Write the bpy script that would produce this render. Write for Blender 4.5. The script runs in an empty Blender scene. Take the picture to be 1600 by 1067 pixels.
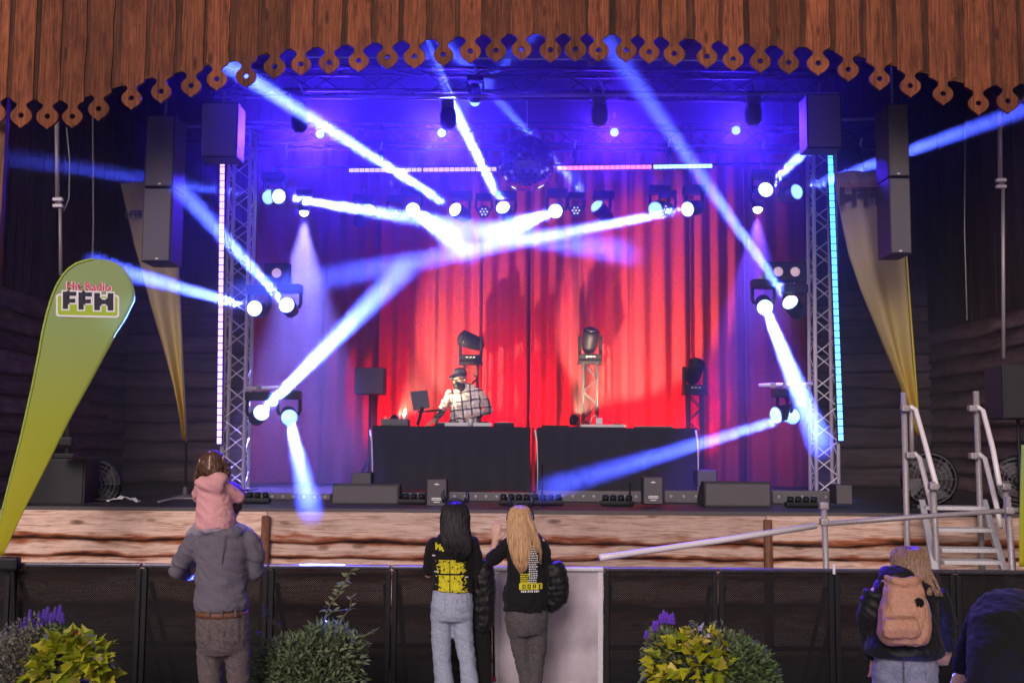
import bpy, bmesh, math, random
from mathutils import Vector, Matrix, noise
from mathutils.bvhtree import BVHTree
random.seed(7)
S = bpy.context.scene
C = S.collection
V = Vector
PI = math.pi

# ------------------------------------------------------------------ camera, world, sun, exposure
F = 1700.0                                   # focal length in pixels of the 1600 px wide photograph
CAMH = 2.07
cam = bpy.data.objects.new('camera', bpy.data.cameras.new('camera'))
C.objects.link(cam); S.camera = cam
cam.data.lens = 36 * F / 1600
cam.data.clip_end = 600
PITCH = math.atan(157 / F); ROLL = math.radians(.45)
RC = Matrix.Rotation(PI / 2 + PITCH, 4, 'X') @ Matrix.Rotation(ROLL, 4, 'Z')
cam.matrix_world = Matrix.Translation((0, 0, CAMH)) @ RC
RC3 = RC.to_3x3()

def P(px, py, Y):
    """the point of the place at distance Y that the photograph shows at (px, py)"""
    d = RC3 @ V(((px - 800) / F, -(py - 533.5) / F, -1))
    return V((0, 0, CAMH)) + d * (Y / d.y)

w = bpy.data.worlds.new('World'); S.world = w; w.use_nodes = True
nt = w.node_tree; bg = nt.nodes['Background']
SUN_EL, SUN_AZ = math.radians(26), math.radians(194)
sky = nt.nodes.new('ShaderNodeTexSky'); sky.sky_type = 'NISHITA'; sky.sun_disc = False
sky.sun_elevation = SUN_EL; sky.sun_rotation = SUN_AZ
sky.dust_density = 6; sky.air_density = 1.0; sky.ozone_density = .6
hs = nt.nodes.new('ShaderNodeHueSaturation'); hs.inputs['Saturation'].default_value = .35
tint = nt.nodes.new('ShaderNodeMix'); tint.data_type = 'RGBA'; tint.blend_type = 'MULTIPLY'; tint.inputs[0].default_value = 1
tint.inputs[7].default_value = (1, .84, .92, 1)
nt.links.new(sky.outputs[0], hs.inputs['Color']); nt.links.new(hs.outputs[0], tint.inputs[6]); nt.links.new(tint.outputs[2], bg.inputs[0])
bg.inputs[1].default_value = .05
sl = bpy.data.lights.new('sun', 'SUN'); sl.energy = 1.35; sl.angle = math.radians(25); sl.color = (1, .88, .84)
so = bpy.data.objects.new('sun', sl); C.objects.link(so)
sd = V((math.sin(SUN_AZ) * math.cos(SUN_EL), math.cos(SUN_AZ) * math.cos(SUN_EL), math.sin(SUN_EL)))
so.rotation_euler = sd.to_track_quat('Z', 'Y').to_euler()
S.view_settings.view_transform = 'Standard'; S.view_settings.look = 'None'
S.view_settings.exposure = 0.0; S.view_settings.gamma = 1.0; S.view_settings.use_curve_mapping = False
S.cycles.volume_bounces = 0; S.cycles.max_bounces = 5; S.cycles.diffuse_bounces = 3; S.cycles.glossy_bounces = 2
S.cycles.sample_clamp_indirect = 3.0
S.cycles.use_denoising = True

BEAM_W = 2300000.0

# ------------------------------------------------------------------ helpers
def root_loc(o):
    l = V((0, 0, 0))
    while o:
        l += o.location; o = o.parent
    return l

class MB:
    """collects shapes; build() links them as ONE mesh object"""
    def __init__(s): s.v = []; s.f = []; s.a = []
    def add(s, vs, fs, att=None):
        n = len(s.v); s.v += [V(p) for p in vs]; s.f += [[i + n for i in f] for f in fs]
        s.a += att if att else [0.0] * len(vs)
        return s
    def box(s, c, size, rot=None, taper=1.0):
        c = V(c); x, y, z = (V(size) / 2)
        vs = []
        for sz in (-1, 1):
            t = taper if sz > 0 else 1
            for sx, sy in ((-1, -1), (1, -1), (1, 1), (-1, 1)):
                p = V((sx * x * t, sy * y * t, sz * z))
                vs.append(c + (rot @ p if rot else p))
        return s.add(vs, [(3, 2, 1, 0), (4, 5, 6, 7), (0, 1, 5, 4), (1, 2, 6, 5), (2, 3, 7, 6), (3, 0, 4, 7)])
    def rbox(s, c, size, b=.01, rot=None):
        bm = bmesh.new(); bmesh.ops.create_cube(bm, size=1)
        for q in bm.verts: q.co = V((q.co.x * size[0], q.co.y * size[1], q.co.z * size[2]))
        bmesh.ops.bevel(bm, geom=bm.edges[:], offset=b, segments=2, affect='EDGES', profile=.6)
        bm.verts.index_update()
        vs = [V(c) + (rot @ q.co if rot else q.co) for q in bm.verts]
        fs = [[q.index for q in f.verts] for f in bm.faces]; bm.free()
        return s.add(vs, fs)
    def tube(s, pts, r, n=8, cap=True):
        pts = [V(p) for p in pts]
        rs = r if isinstance(r, (list, tuple)) else [r] * len(pts)
        vs = []; fs = []; ref = None
        for i, p in enumerate(pts):
            t = (pts[min(i + 1, len(pts) - 1)] - pts[max(i - 1, 0)]).normalized()
            if ref is None:
                ref = t.cross(V((0, 0, 1)) if abs(t.z) < .9 else V((1, 0, 0))).normalized()
            a = (ref - t * ref.dot(t)).normalized(); ref = a; b = t.cross(a)
            for k in range(n):
                th = 2 * PI * k / n
                vs.append(p + (a * math.cos(th) + b * math.sin(th)) * rs[i])
        for i in range(len(pts) - 1):
            for k in range(n):
                k2 = (k + 1) % n
                fs.append((i * n + k, i * n + k2, (i + 1) * n + k2, (i + 1) * n + k))
        if cap:
            fs.append(tuple(reversed(range(n)))); m = (len(pts) - 1) * n; fs.append(tuple(range(m, m + n)))
        return s.add(vs, fs)
    def lathe(s, base, axis, prof, n=16):
        """prof: (radius, distance along the axis)"""
        axis = V(axis).normalized(); base = V(base)
        a = axis.cross(V((0, 0, 1)) if abs(axis.z) < .9 else V((1, 0, 0))).normalized(); b = axis.cross(a)
        vs = []; fs = []
        for r, h in prof:
            for k in range(n):
                th = 2 * PI * k / n
                vs.append(base + axis * h + (a * math.cos(th) + b * math.sin(th)) * max(r, 1e-4))
        for i in range(len(prof) - 1):
            for k in range(n):
                k2 = (k + 1) % n
                fs.append((i * n + k, i * n + k2, (i + 1) * n + k2, (i + 1) * n + k))
        fs.append(tuple(reversed(range(n)))); m = (len(prof) - 1) * n; fs.append(tuple(range(m, m + n)))
        return s.add(vs, fs)
    def ell(s, c, r, rot=None, n=16, m=10):
        c = V(c); vs = []; fs = []
        for j in range(m + 1):
            ph = PI * j / m
            for k in range(n):
                th = 2 * PI * k / n
                p = V((math.sin(ph) * math.cos(th) * r[0], math.sin(ph) * math.sin(th) * r[1], math.cos(ph) * r[2]))
                vs.append(c + (rot @ p if rot else p))
        for j in range(m):
            for k in range(n):
                k2 = (k + 1) % n
                fs.append((j * n + k, (j + 1) * n + k, (j + 1) * n + k2, j * n + k2))
        return s.add(vs, fs)
    def prism(s, poly, o, ux, uy, th):
        """outline poly (2D) in the frame o, ux, uy pushed back by th along ux x uy reversed"""
        ux = V(ux); uy = V(uy); nz = ux.cross(uy).normalized(); n = len(poly); o = V(o)
        vs = [o + ux * x + uy * y for x, y in poly] + [o + ux * x + uy * y - nz * th for x, y in poly]
        fs = [tuple(range(n)), tuple(reversed(range(n, 2 * n)))] + [(i, i + n, (i + 1) % n + n, (i + 1) % n) for i in range(n)]
        return s.add(vs, fs)
    def loft(s, pts, rads, side=(1, 0, 0), n=18, flat=None, up=False):
        """elliptical rings along a path: rads = (half width along side, half depth)"""
        pts = [V(p) for p in pts]; side = V(side); vs = []; fs = []
        for i, p in enumerate(pts):
            t = V((0, 0, 1)) if up else (pts[min(i + 1, len(pts) - 1)] - pts[max(i - 1, 0)]).normalized()
            a = (side - t * side.dot(t)).normalized(); b = t.cross(a)
            ra, rb = rads[i]
            for k in range(n):
                th = 2 * PI * k / n; c_, s_ = math.cos(th), math.sin(th)
                e = flat or 1.0
                c_ = math.copysign(abs(c_) ** e, c_); s_ = math.copysign(abs(s_) ** e, s_)
                vs.append(p + a * c_ * ra + b * s_ * rb)
        for i in range(len(pts) - 1):
            for k in range(n):
                k2 = (k + 1) % n
                fs.append((i * n + k, i * n + k2, (i + 1) * n + k2, (i + 1) * n + k))
        fs.append(tuple(reversed(range(n)))); m = (len(pts) - 1) * n; fs.append(tuple(range(m, m + n)))
        return s.add(vs, fs)
    def cap(s, p0, p1, r0, r1, n=12):
        """capsule that tapers from r0 to r1"""
        p0 = V(p0); p1 = V(p1); d = (p1 - p0).normalized(); pts = []; rs = []
        for k in range(4):
            a = PI / 2 * k / 4; pts.append(p0 - d * r0 * math.cos(a)); rs.append(max(r0 * math.sin(a), 1e-3))
        pts.append(p0); rs.append(r0); pts.append(p1); rs.append(r1)
        for k in range(1, 5):
            a = PI / 2 * k / 4; pts.append(p1 + d * r1 * math.sin(a)); rs.append(max(r1 * math.cos(a), 1e-3))
        return s.tube(pts, rs, n)
    def limb(s, pts, rs, n=12):
        for i in range(len(pts) - 1): s.cap(pts[i], pts[i + 1], rs[i], rs[i + 1], n)
        return s
    def mesh(s, name, world_off=None, smooth=False):
        off = world_off or V((0, 0, 0))
        me = bpy.data.meshes.new(name); me.from_pydata([tuple(p - off) for p in s.v], [], s.f)
        if any(s.a):
            at = me.attributes.new('v', 'FLOAT', 'POINT'); at.data.foreach_set('value', s.a)
        if smooth: me.polygons.foreach_set('use_smooth', [True] * len(me.polygons))
        me.update(); return me
    def build(s, name, m, parent=None, smooth=False, **props):
        off = root_loc(parent) if parent else V((0, 0, 0))
        me = s.mesh(name, off, smooth); me.materials.append(m)
        o = bpy.data.objects.new(name, me); C.objects.link(o); o.parent = parent
        for k, x in props.items(): o[k] = x
        return o

def blob(name, mb, m, parent, voxel=.012, it=6, wr=0.0, wsc=9.0, wz=1.0, label=None):
    """fuse the shapes of mb into one continuous smooth surface; wr: depth of folds"""
    off = root_loc(parent) if parent else V((0, 0, 0))
    me = mb.mesh(name + '_src', off); o = bpy.data.objects.new(name + '_src', me); C.objects.link(o)
    r = o.modifiers.new('r', 'REMESH'); r.mode = 'VOXEL'; r.voxel_size = voxel
    sm = o.modifiers.new('s', 'SMOOTH'); sm.iterations = it; sm.factor = .5
    dg = bpy.context.evaluated_depsgraph_get(); ev = o.evaluated_get(dg)
    out = bpy.data.meshes.new_from_object(ev); bpy.data.objects.remove(o); bpy.data.meshes.remove(me)
    out.name = name; out.materials.clear(); out.materials.append(m)
    if wr:
        ns = [q.normal.copy() for q in out.vertices]
        for q, nn in zip(out.vertices, ns):
            p = V((q.co.x * wsc + 1.7 * noise.noise(q.co * 3), q.co.y * wsc, (q.co.z + .5 * q.co.x) * wsc * wz))
            f = noise.noise(p) + .45 * noise.noise(p * 2.1)
            g_ = noise.noise(V((p.x * 1.9 + p.z * .8, p.y * 1.9, p.z * 2.2 - p.x * .6)) + V((5, 3, 1)))
            q.co += nn * wr * (.55 - 2.1 * abs(f) ** .8 - 1.0 * max(0, .28 - abs(g_)) * 2.0)
    out.polygons.foreach_set('use_smooth', [True] * len(out.polygons))
    ob = bpy.data.objects.new(name, out); C.objects.link(ob); ob.parent = parent
    if label: ob['label'] = label
    return ob

def thing(name, label, cat, loc=(0, 0, 0), group=None, kind=None):
    o = bpy.data.objects.new(name, None); C.objects.link(o); o.location = loc; o.empty_display_size = .1
    o['label'] = label; o['category'] = cat
    if group: o['group'] = group
    if kind: o['kind'] = kind
    return o

def tag(o, label, cat, group=None):
    o['label'] = label; o['category'] = cat
    if group: o['group'] = group
    return o

def copy_tree(o, parent=None):
    c = o.copy(); C.objects.link(c); c.parent = parent
    for ch in list(o.children): copy_tree(ch, c)
    return c

# ------------------------------------------------------------------ materials
def base_mat(name, rough=.6, metal=0.0):
    m = bpy.data.materials.new(name); m.use_nodes = True
    b = m.node_tree.nodes['Principled BSDF']; b.inputs['Roughness'].default_value = rough; b.inputs['Metallic'].default_value = metal; b.inputs['Specular IOR Level'].default_value = .3
    return m, m.node_tree, b
def nd(nt, t, **k):
    n = nt.nodes.new(t)
    for a, x in k.items():
        if a in n.inputs: n.inputs[a].default_value = x
        else: setattr(n, a, x)
    return n
def mapped(nt, scale, coord='Object'):
    tc = nd(nt, 'ShaderNodeTexCoord'); mp = nd(nt, 'ShaderNodeMapping'); mp.inputs['Scale'].default_value = scale
    nt.links.new(tc.outputs[coord], mp.inputs[0]); return mp
def ramp(nt, src, stops):
    r = nd(nt, 'ShaderNodeValToRGB'); e = r.color_ramp.elements
    while len(e) < len(stops): e.new(.5)
    for i, (p, c) in enumerate(stops):
        e[i].position = p; e[i].color = (*c, 1) if len(c) == 3 else c
    nt.links.new(src, r.inputs[0]); return r
def bump(nt, b, src, strength, dist=.01):
    bp = nd(nt, 'ShaderNodeBump'); bp.inputs['Strength'].default_value = strength; bp.inputs['Distance'].default_value = dist
    nt.links.new(src, bp.inputs['Height']); nt.links.new(bp.outputs[0], b.inputs['Normal'])
def plain(name, col, rough=.6, metal=0.0, var=.25, sc=14, bs=.15):
    m, nt, b = base_mat(name, rough, metal)
    mp = mapped(nt, (sc,) * 3); n = nd(nt, 'ShaderNodeTexNoise'); n.inputs['Detail'].default_value = 5
    nt.links.new(mp.outputs[0], n.inputs[0])
    lo = tuple(x * (1 - var) for x in col); hi = tuple(min(1, x * (1 + var)) for x in col)
    r = ramp(nt, n.outputs[0], [(.3, lo), (.7, hi)]); nt.links.new(r.outputs[0], b.inputs['Base Color'])
    if bs: bump(nt, b, n.outputs[0], bs)
    return m
def fabric(name, col, var=.3, sc=30, rough=.9, weave=260):
    m, nt, b = base_mat(name, rough)
    mp = mapped(nt, (sc,) * 3); n = nd(nt, 'ShaderNodeTexNoise'); n.inputs['Detail'].default_value = 6
    nt.links.new(mp.outputs[0], n.inputs[0])
    n2 = nd(nt, 'ShaderNodeTexNoise'); n2.inputs['Scale'].default_value = weave; nt.links.new(mapped(nt, (1, 1, 1)).outputs[0], n2.inputs[0])
    mx = nd(nt, 'ShaderNodeMath', operation='MULTIPLY_ADD'); mx.inputs[1].default_value = .5; nt.links.new(n2.outputs[0], mx.inputs[0]); nt.links.new(n.outputs[0], mx.inputs[2])
    r = ramp(nt, mx.outputs[0], [(.5, tuple(x * (1 - var) for x in col)), (1., tuple(min(1, x * (1 + var)) for x in col))])
    nt.links.new(r.outputs[0], b.inputs['Base Color']); bump(nt, b, mx.outputs[0], .35, .006)
    b.inputs['Sheen Weight'].default_value = .06
    return m
def emit(name, col, strength):
    m = bpy.data.materials.new(name); m.use_nodes = True; nt = m.node_tree
    b = nt.nodes['Principled BSDF']; b.inputs['Base Color'].default_value = (.5, .5, .5, 1)
    b.inputs['Emission Color'].default_value = (*col, 1); b.inputs['Emission Strength'].default_value = strength
    return m
def wood(name, light, mid, dark, grain, rough=.75, edge=None, knots=True, blotch=.8):
    """grain: mapping scale, small along the grain; edge: colour of the bark edge driven by the board's own width coordinate"""
    m, nt, b = base_mat(name, rough)
    oi = nd(nt, 'ShaderNodeObjectInfo')
    tc = nd(nt, 'ShaderNodeTexCoord'); add = nd(nt, 'ShaderNodeVectorMath', operation='ADD')
    cx = nd(nt, 'ShaderNodeVectorMath', operation='SCALE'); cx.inputs['Scale'].default_value = 23.0
    comb = nd(nt, 'ShaderNodeCombineXYZ')
    for i in range(3): nt.links.new(oi.outputs['Random'], comb.inputs[i])
    nt.links.new(comb.outputs[0], cx.inputs[0]); nt.links.new(tc.outputs['Object'], add.inputs[0]); nt.links.new(cx.outputs[0], add.inputs[1])
    mp = nd(nt, 'ShaderNodeMapping'); mp.inputs['Scale'].default_value = grain; nt.links.new(add.outputs[0], mp.inputs[0])
    n = nd(nt, 'ShaderNodeTexNoise'); n.inputs['Scale'].default_value = 1; n.inputs['Detail'].default_value = 8; n.inputs['Roughness'].default_value = .62; n.inputs['Distortion'].default_value = .6
    nt.links.new(mp.outputs[0], n.inputs[0])
    r = ramp(nt, n.outputs[0], [(.3, dark), (.5, mid), (.72, light)])
    col = r.outputs[0]
    if knots:
        mk = nd(nt, 'ShaderNodeMapping'); mk.inputs['Scale'].default_value = tuple(1.6 + .07 * g for g in grain); nt.links.new(add.outputs[0], mk.inputs[0])
        vo = nd(nt, 'ShaderNodeTexVoronoi'); vo.inputs['Scale'].default_value = 1.0; nt.links.new(mk.outputs[0], vo.inputs[0])
        rk = ramp(nt, vo.outputs[0], [(.03, (.02, .015, .01)), (.11, (.45, .38, .33)), (.15, (1, 1, 1))])
        mx = nd(nt, 'ShaderNodeMix', data_type='RGBA', blend_type='MULTIPLY'); mx.inputs[0].default_value = .75
        nt.links.new(col, mx.inputs[6]); nt.links.new(rk.outputs[0], mx.inputs[7]); col = mx.outputs[2]
    # blotchy weathering
    nb = nd(nt, 'ShaderNodeTexNoise'); nb.inputs['Scale'].default_value = 1; nb.inputs['Detail'].default_value = 7; nb.inputs['Roughness'].default_value = .7
    mb_2 = nd(nt, 'ShaderNodeMapping'); mb_2.inputs['Scale'].default_value = tuple(3.0 + .12 * g for g in grain); nt.links.new(add.outputs[0], mb_2.inputs[0]); nt.links.new(mb_2.outputs[0], nb.inputs[0])
    rb_ = ramp(nt, nb.outputs[0], [(.34, (.42, .40, .38)), (.56, (1, 1, 1))])
    mx = nd(nt, 'ShaderNodeMix', data_type='RGBA', blend_type='MULTIPLY'); mx.inputs[0].default_value = blotch
    nt.links.new(col, mx.inputs[6]); nt.links.new(rb_.outputs[0], mx.inputs[7]); col = mx.outputs[2]
    # board to board variation
    hv = nd(nt, 'ShaderNodeHueSaturation'); ma = nd(nt, 'ShaderNodeMapRange'); ma.inputs[3].default_value = .62; ma.inputs[4].default_value = 1.25
    nt.links.new(oi.outputs['Random'], ma.inputs[0]); nt.links.new(ma.outputs[0], hv.inputs['Value']); nt.links.new(col, hv.inputs['Color']); col = hv.outputs[0]
    if edge:
        at = nd(nt, 'ShaderNodeAttribute', attribute_name='v')
        n2 = nd(nt, 'ShaderNodeTexNoise'); n2.inputs['Scale'].default_value = 1; n2.inputs['Detail'].default_value = 6
        m2 = nd(nt, 'ShaderNodeMapping'); m2.inputs['Scale'].default_value = tuple(2.2 + .25 * g for g in grain); nt.links.new(add.outputs[0], m2.inputs[0]); nt.links.new(m2.outputs[0], n2.inputs[0])
        ad = nd(nt, 'ShaderNodeMath', operation='MULTIPLY_ADD'); ad.inputs[1].default_value = 1.5
        nt.links.new(n2.outputs[0], ad.inputs[0]); nt.links.new(at.outputs['Fac'], ad.inputs[2])
        re = ramp(nt, ad.outputs[0], [(.0, (0, 0, 0)), (1.0, (1, 1, 1))]); re.color_ramp.elements[0].position = .98; re.color_ramp.elements[1].position = 1.0
        mr = nd(nt, 'ShaderNodeMapRange'); mr.inputs[1].default_value = 1.08; mr.inputs[2].default_value = 1.75; nt.links.new(ad.outputs[0], mr.inputs[0])
        rr = ramp(nt, mr.outputs[0], [(0, (1, 1, 1)), (.45, edge[0]), (1, edge[1])])
        mx = nd(nt, 'ShaderNodeMix', data_type='RGBA', blend_type='MULTIPLY'); mx.inputs[0].default_value = 1
        nt.links.new(col, mx.inputs[6]); nt.links.new(rr.outputs[0], mx.inputs[7]); col = mx.outputs[2]
    nt.links.new(col, b.inputs['Base Color']); bump(nt, b, n.outputs[0], .5, .012)
    return m

M = {}
M['fascia'] = wood('fascia_wood', (.38, .122, .048), (.245, .07, .028), (.062, .018, .009), (62, 62, 2.6))
M['fascia_strip'] = wood('shaded_strip_wood', (.17, .055, .024), (.09, .028, .013), (.03, .01, .006), (40, 40, 1.4), knots=False)  # shade of the recess put into a darker wood colour
M['front'] = wood('front_wood', (.88, .68, .57), (.74, .51, .40), (.34, .17, .10), (3.4, 48, 48), edge=((.55, .24, .12), (.035, .02, .018)), blotch=.35)
M['batten'] = wood('batten_wood', (.36, .17, .09), (.25, .11, .06), (.10, .045, .03), (30, 30, 1.5))
M['siding'] = wood('siding_wood', (.22, .16, .165), (.15, .105, .11), (.06, .042, .045), (1.2, 22, 22), edge=((.6, .5, .45), (.2, .16, .15)), knots=False)
M['siding_side'] = wood('siding_side_wood', (.26, .185, .18), (.17, .12, .12), (.065, .048, .046), (22, 1.2, 22), edge=((.6, .5, .45), (.2, .16, .15)), knots=False)
M['plank_dark'] = wood('plank_dark_wood', (.085, .06, .055), (.055, .039, .037), (.022, .016, .016), (26, 26, 1.3), knots=False)
M['deck'] = plain('deck_black', (.035, .032, .034), .45, var=.5, sc=5)
M['black'] = plain('black_paint', (.010, .010, .011), .5, var=.3, sc=40)
M['speaker'] = plain('speaker_grille', (.13, .12, .125), .6, var=.5, sc=160, bs=.5)
M['speaker_brightened'] = plain('speaker_brightened_grille', (.30, .28, .28), .6, var=.4, sc=160, bs=.5)  # lighter grille copy; the light missing up there is put into its colour
M['speaker_dark'] = plain('speaker_box', (.028, .028, .03), .55, var=.4, sc=90)
M['alu'] = plain('aluminium', (.86, .80, .82), .4, .05, var=.12, sc=30, bs=.05)
M['galv'] = plain('galvanised_tube', (.40, .36, .37), .5, .3, var=.3, sc=22, bs=.1)
M['white_metal'] = plain('white_metal', (.66, .65, .67), .4, .1, var=.12, sc=18, bs=.05)
M['truss_dark'] = plain('dark_truss', (.035, .033, .038), .5, .2, var=.2, sc=25)
M['cloth_black'] = fabric('black_table_cloth', (.022, .02, .024), weave=120)
M['skin'] = plain('skin', (.62, .38, .29), .5, var=.08, sc=20, bs=.05)
M['grey_plastic'] = plain('grey_plastic', (.13, .125, .13), .5, var=.2, sc=30)
M['white'] = plain('white_plastic', (.75, .74, .74), .4, var=.06)
M['red_cloth'] = fabric('red_cloth', (.35, .01, .02))

# ------------------------------------------------------------------ ground, deck, building
DECK = P(800, 796, 10.6).z
MB().add([(-60, -40, 0), (60, -40, 0), (60, 120, 0), (-60, 120, 0)], [(0, 1, 2, 3)]).build('ground', plain('paving', (.22, .2, .19), .85, var=.35, sc=3, bs=.3), kind='structure')
XL, XR, YB = -5.85, 6.35, 16.9
dk = MB().box(((XL + XR) / 2, (10.6 + YB) / 2, DECK - .06), (XR - XL, YB - 10.6, .12))
dk.build('stage_deck', M['deck'], kind='structure')
MB().box(((XL + XR) / 2, 10.585, DECK - .03), (XR - XL, .03, .055)).build('deck_edge', plain('edge_strip', (.10, .085, .085), .5, var=.3), kind='structure')
# ground under stage closes off light
MB().box(((XL + XR) / 2, 13.8, DECK / 2 - .08), (XR - XL - .4, 5.6, DECK - .18)).build('stage_base', M['black'], kind='structure')

def waney(mb, a, b, h, nrm, seed, seg=16, amp=.02, thick=.035, lean=.012, top_amp=.3, tv=.95):
    """one live-edge board from a to b (bottom line), height h, front normal nrm; v = 0 at the top, 1 at the bottom edge"""
    a = V(a); b = V(b); d = b - a; L = d.length; nrm = V(nrm); up = V((0, 0, 1)); vs = []; at = []
    for i in range(seg + 1):
        t = i / seg; p = a + d * t; s = t * L
        wv = amp * (noise.noise(V((s * 1.1, seed * 7.3, 0))) * 1.6 + .7 * noise.noise(V((s * 3.1, seed * 3.7, 5))))
        wt = amp * top_amp * noise.noise(V((s * 1.3, seed * 5.1, 9)))
        bow = .006 * noise.noise(V((s * .8, seed, 3)))
        rows = ((wv, thick + lean, 1.0), (wv + h * .12, thick + lean + .004 + bow, .55), (h * .40 + wv * .5, thick * .75 + lean * .5 + bow, .06), (h * .66 + wt, thick * .5, tv * .45), (h + wt, thick * .35, tv))
        for z, o, v in rows:
            vs.append(p + up * z + nrm * o); at.append(v)
        vs.append(p + up * h); at.append(.1); vs.append(p + up * wv); at.append(1.0)
    fs = []; n = 7
    for i in range(seg):
        for k in range(n):
            k2 = (k + 1) % n
            fs.append((i * n + k, (i + 1) * n + k, (i + 1) * n + k2, i * n + k2))
    fs += [tuple(reversed(range(n))), tuple(range(seg * n, seg * n + n))]
    if d.cross(up).dot(nrm) < 0: fs = [tuple(reversed(f)) for f in fs]
    return mb.add(vs, fs, at)

# stage front: live-edge boards in rows between round battens
YF = 10.55
sf = thing('timber_boarding', 'wavy live-edge timber boarding along the front of the stage below the deck', 'wall', (0, YF, 0))
xs = [P(x, 840, YF).x for x in (-90, 417, 800, 1197, 1700)]
rows = [(DECK - .305, .245), (DECK - .452, .165), (DECK - .61, .17), (DECK - .90, .30), (.02, DECK - .92)]
k = 0
for i in range(4):
    for j, (z, h) in enumerate(rows):
        k += 1
        dz = random.uniform(-.012, .012)
        waney(MB(), (xs[i] + .004, YF, z + dz), (xs[i + 1] - .004, YF, z + dz), h + .03, (0, -1, 0), k, seg=64, amp=.027, thick=.03 + .009 * ((j + 1) % 2), tv=.12 if j == 0 else 1.0).build('plank', M['front'], sf, smooth=False)
for x in (xs[1], xs[3]):
    MB().tube([(x, YF - .07, .02), (x + .004, YF - .072, .7), (x, YF - .07, DECK - .07)], [.042, .045, .040], 10).build('batten', M['batten'], sf, smooth=True)

# side and back walls: lapped rough boards
def lap_wall(name, label, a, b, nrm, z0, z1, pitch, mat, seg):
    t = thing(name, label, 'wall', ((a[0] + b[0]) / 2, (a[1] + b[1]) / 2, z0))
    z = z0; k = random.random() * 90
    while z < z1:
        h = pitch * random.uniform(.85, 1.15); k += 1.37
        waney(MB(), (a[0], a[1], z), (b[0], b[1], z), h + .02, nrm, k, seg=seg, amp=.022, thick=.03, lean=.018, tv=.3).build('board', mat, t)
        z += h
    return t, z
wl, zt = lap_wall('side_wall', 'dark rough boarded side wall behind the green flag', (XL, 10.7), (XL, 16.4), (1, 0, 0), DECK, 3.55, .245, M['siding_side'], 24)
wr, zt2 = lap_wall('side_wall', 'dark rough boarded side wall behind the metal stairs', (XR, 16.4), (XR, 10.7), (-1, 0, 0), DECK, 3.55, .245, M['siding_side'], 24)
for t, X, n, zz in ((wl, XL, 1, zt), (wr, XR, -1, zt2)):
    y = 10.7
    while y < 16.4:
        wd = random.uniform(.17, .24)
        MB().box((X + n * (.02 + random.uniform(0, .012)), y + wd / 2, (zz + 8) / 2), (.03, wd - .022, 8 - zz)).build('vertical_plank', M['plank_dark'], t)
        y += wd
    MB().box((X - n * .03, 13.55, (DECK + 8) / 2), (.04, 5.7, 8 - DECK)).build('backing', M['black'], t)
wb1, z1_ = lap_wall('back_wall', 'dark boarded back wall beside the lamp truss with the violet light strip', (XL, 16.45), (-3.2, 16.45), (0, -1, 0), DECK, 4.4, .27, M['siding'], 14)
wb2, z2_ = lap_wall('back_wall', 'dark boarded back wall beside the lamp truss with the cyan light strip', (3.7, 16.45), (XR, 16.45), (0, -1, 0), DECK, 4.4, .27, M['siding'], 14)
for t, a, b, zz in ((wb1, XL, -3.2, z1_), (wb2, 3.7, XR, z2_)):
    x = a
    while x < b - .02:
        wd = min(random.uniform(.17, .24), b - x)
        MB().box((x + wd / 2, 16.43 + random.uniform(0, .012), (zz + 8) / 2), (wd - .02, .03, 8 - zz)).build('vertical_plank', M['plank_dark'], t)
        x += wd
tag(MB().box(((XL + XR) / 2, 16.8, 4.2), (XR - XL + .4, .1, 7.8)).build('rear_wall', M['black']), 'black wall closing the stage behind the curtain', 'wall')

# fascia with turned-out pendants
YFA = 10.2
pend = [(-45, 178), (-6, 178), (35, 182), (76, 184), (115, 184), (156, 172), (207, 155), (253, 145), (300, 136), (340, 125), (385, 120), (430, 106), (471, 102), (515, 100), (561, 96), (606, 92), (648, 90), (693, 87), (735, 82), (775, 81), (815, 79), (860, 80), (899, 79), (935, 80), (978, 81), (1014, 83), (1053, 86), (1104, 90), (1145, 94), (1187, 97), (1231, 100), (1277, 101), (1324, 110), (1373, 125), (1421, 136), (1472, 148), (1527, 163), (1573, 159), (1614, 157), (1655, 158)]
pp = [P(x, y, YFA) for x, y in pend]
ZT = P(800, -50, YFA).z + .25
fa = thing('stage_fascia', 'arched reddish board fascia with a fringe of ringed wooden pendants above the stage', 'fascia', (0, YFA, ZT))
U = YFA / F                                   # metres per photo pixel here
prof = [(-20, .1), (-18.4, 2.2), (-16.2, 4.2), (-13, 9.5), (-9, 13.6), (-4.6, 16.2), (-3.2, 16.5), (0, 16.9), (3.2, 16.3), (4.6, 15.9), (8, 13.4), (11, 10.2), (13.5, 8.2), (16, 7.4), (18.5, 7.8), (20.5, 9.6), (22.5, 12.6), (24.5, 15.8)]
hole = {-3.2: 3.3, 0: 4.7, 3.2: 3.3}
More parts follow.
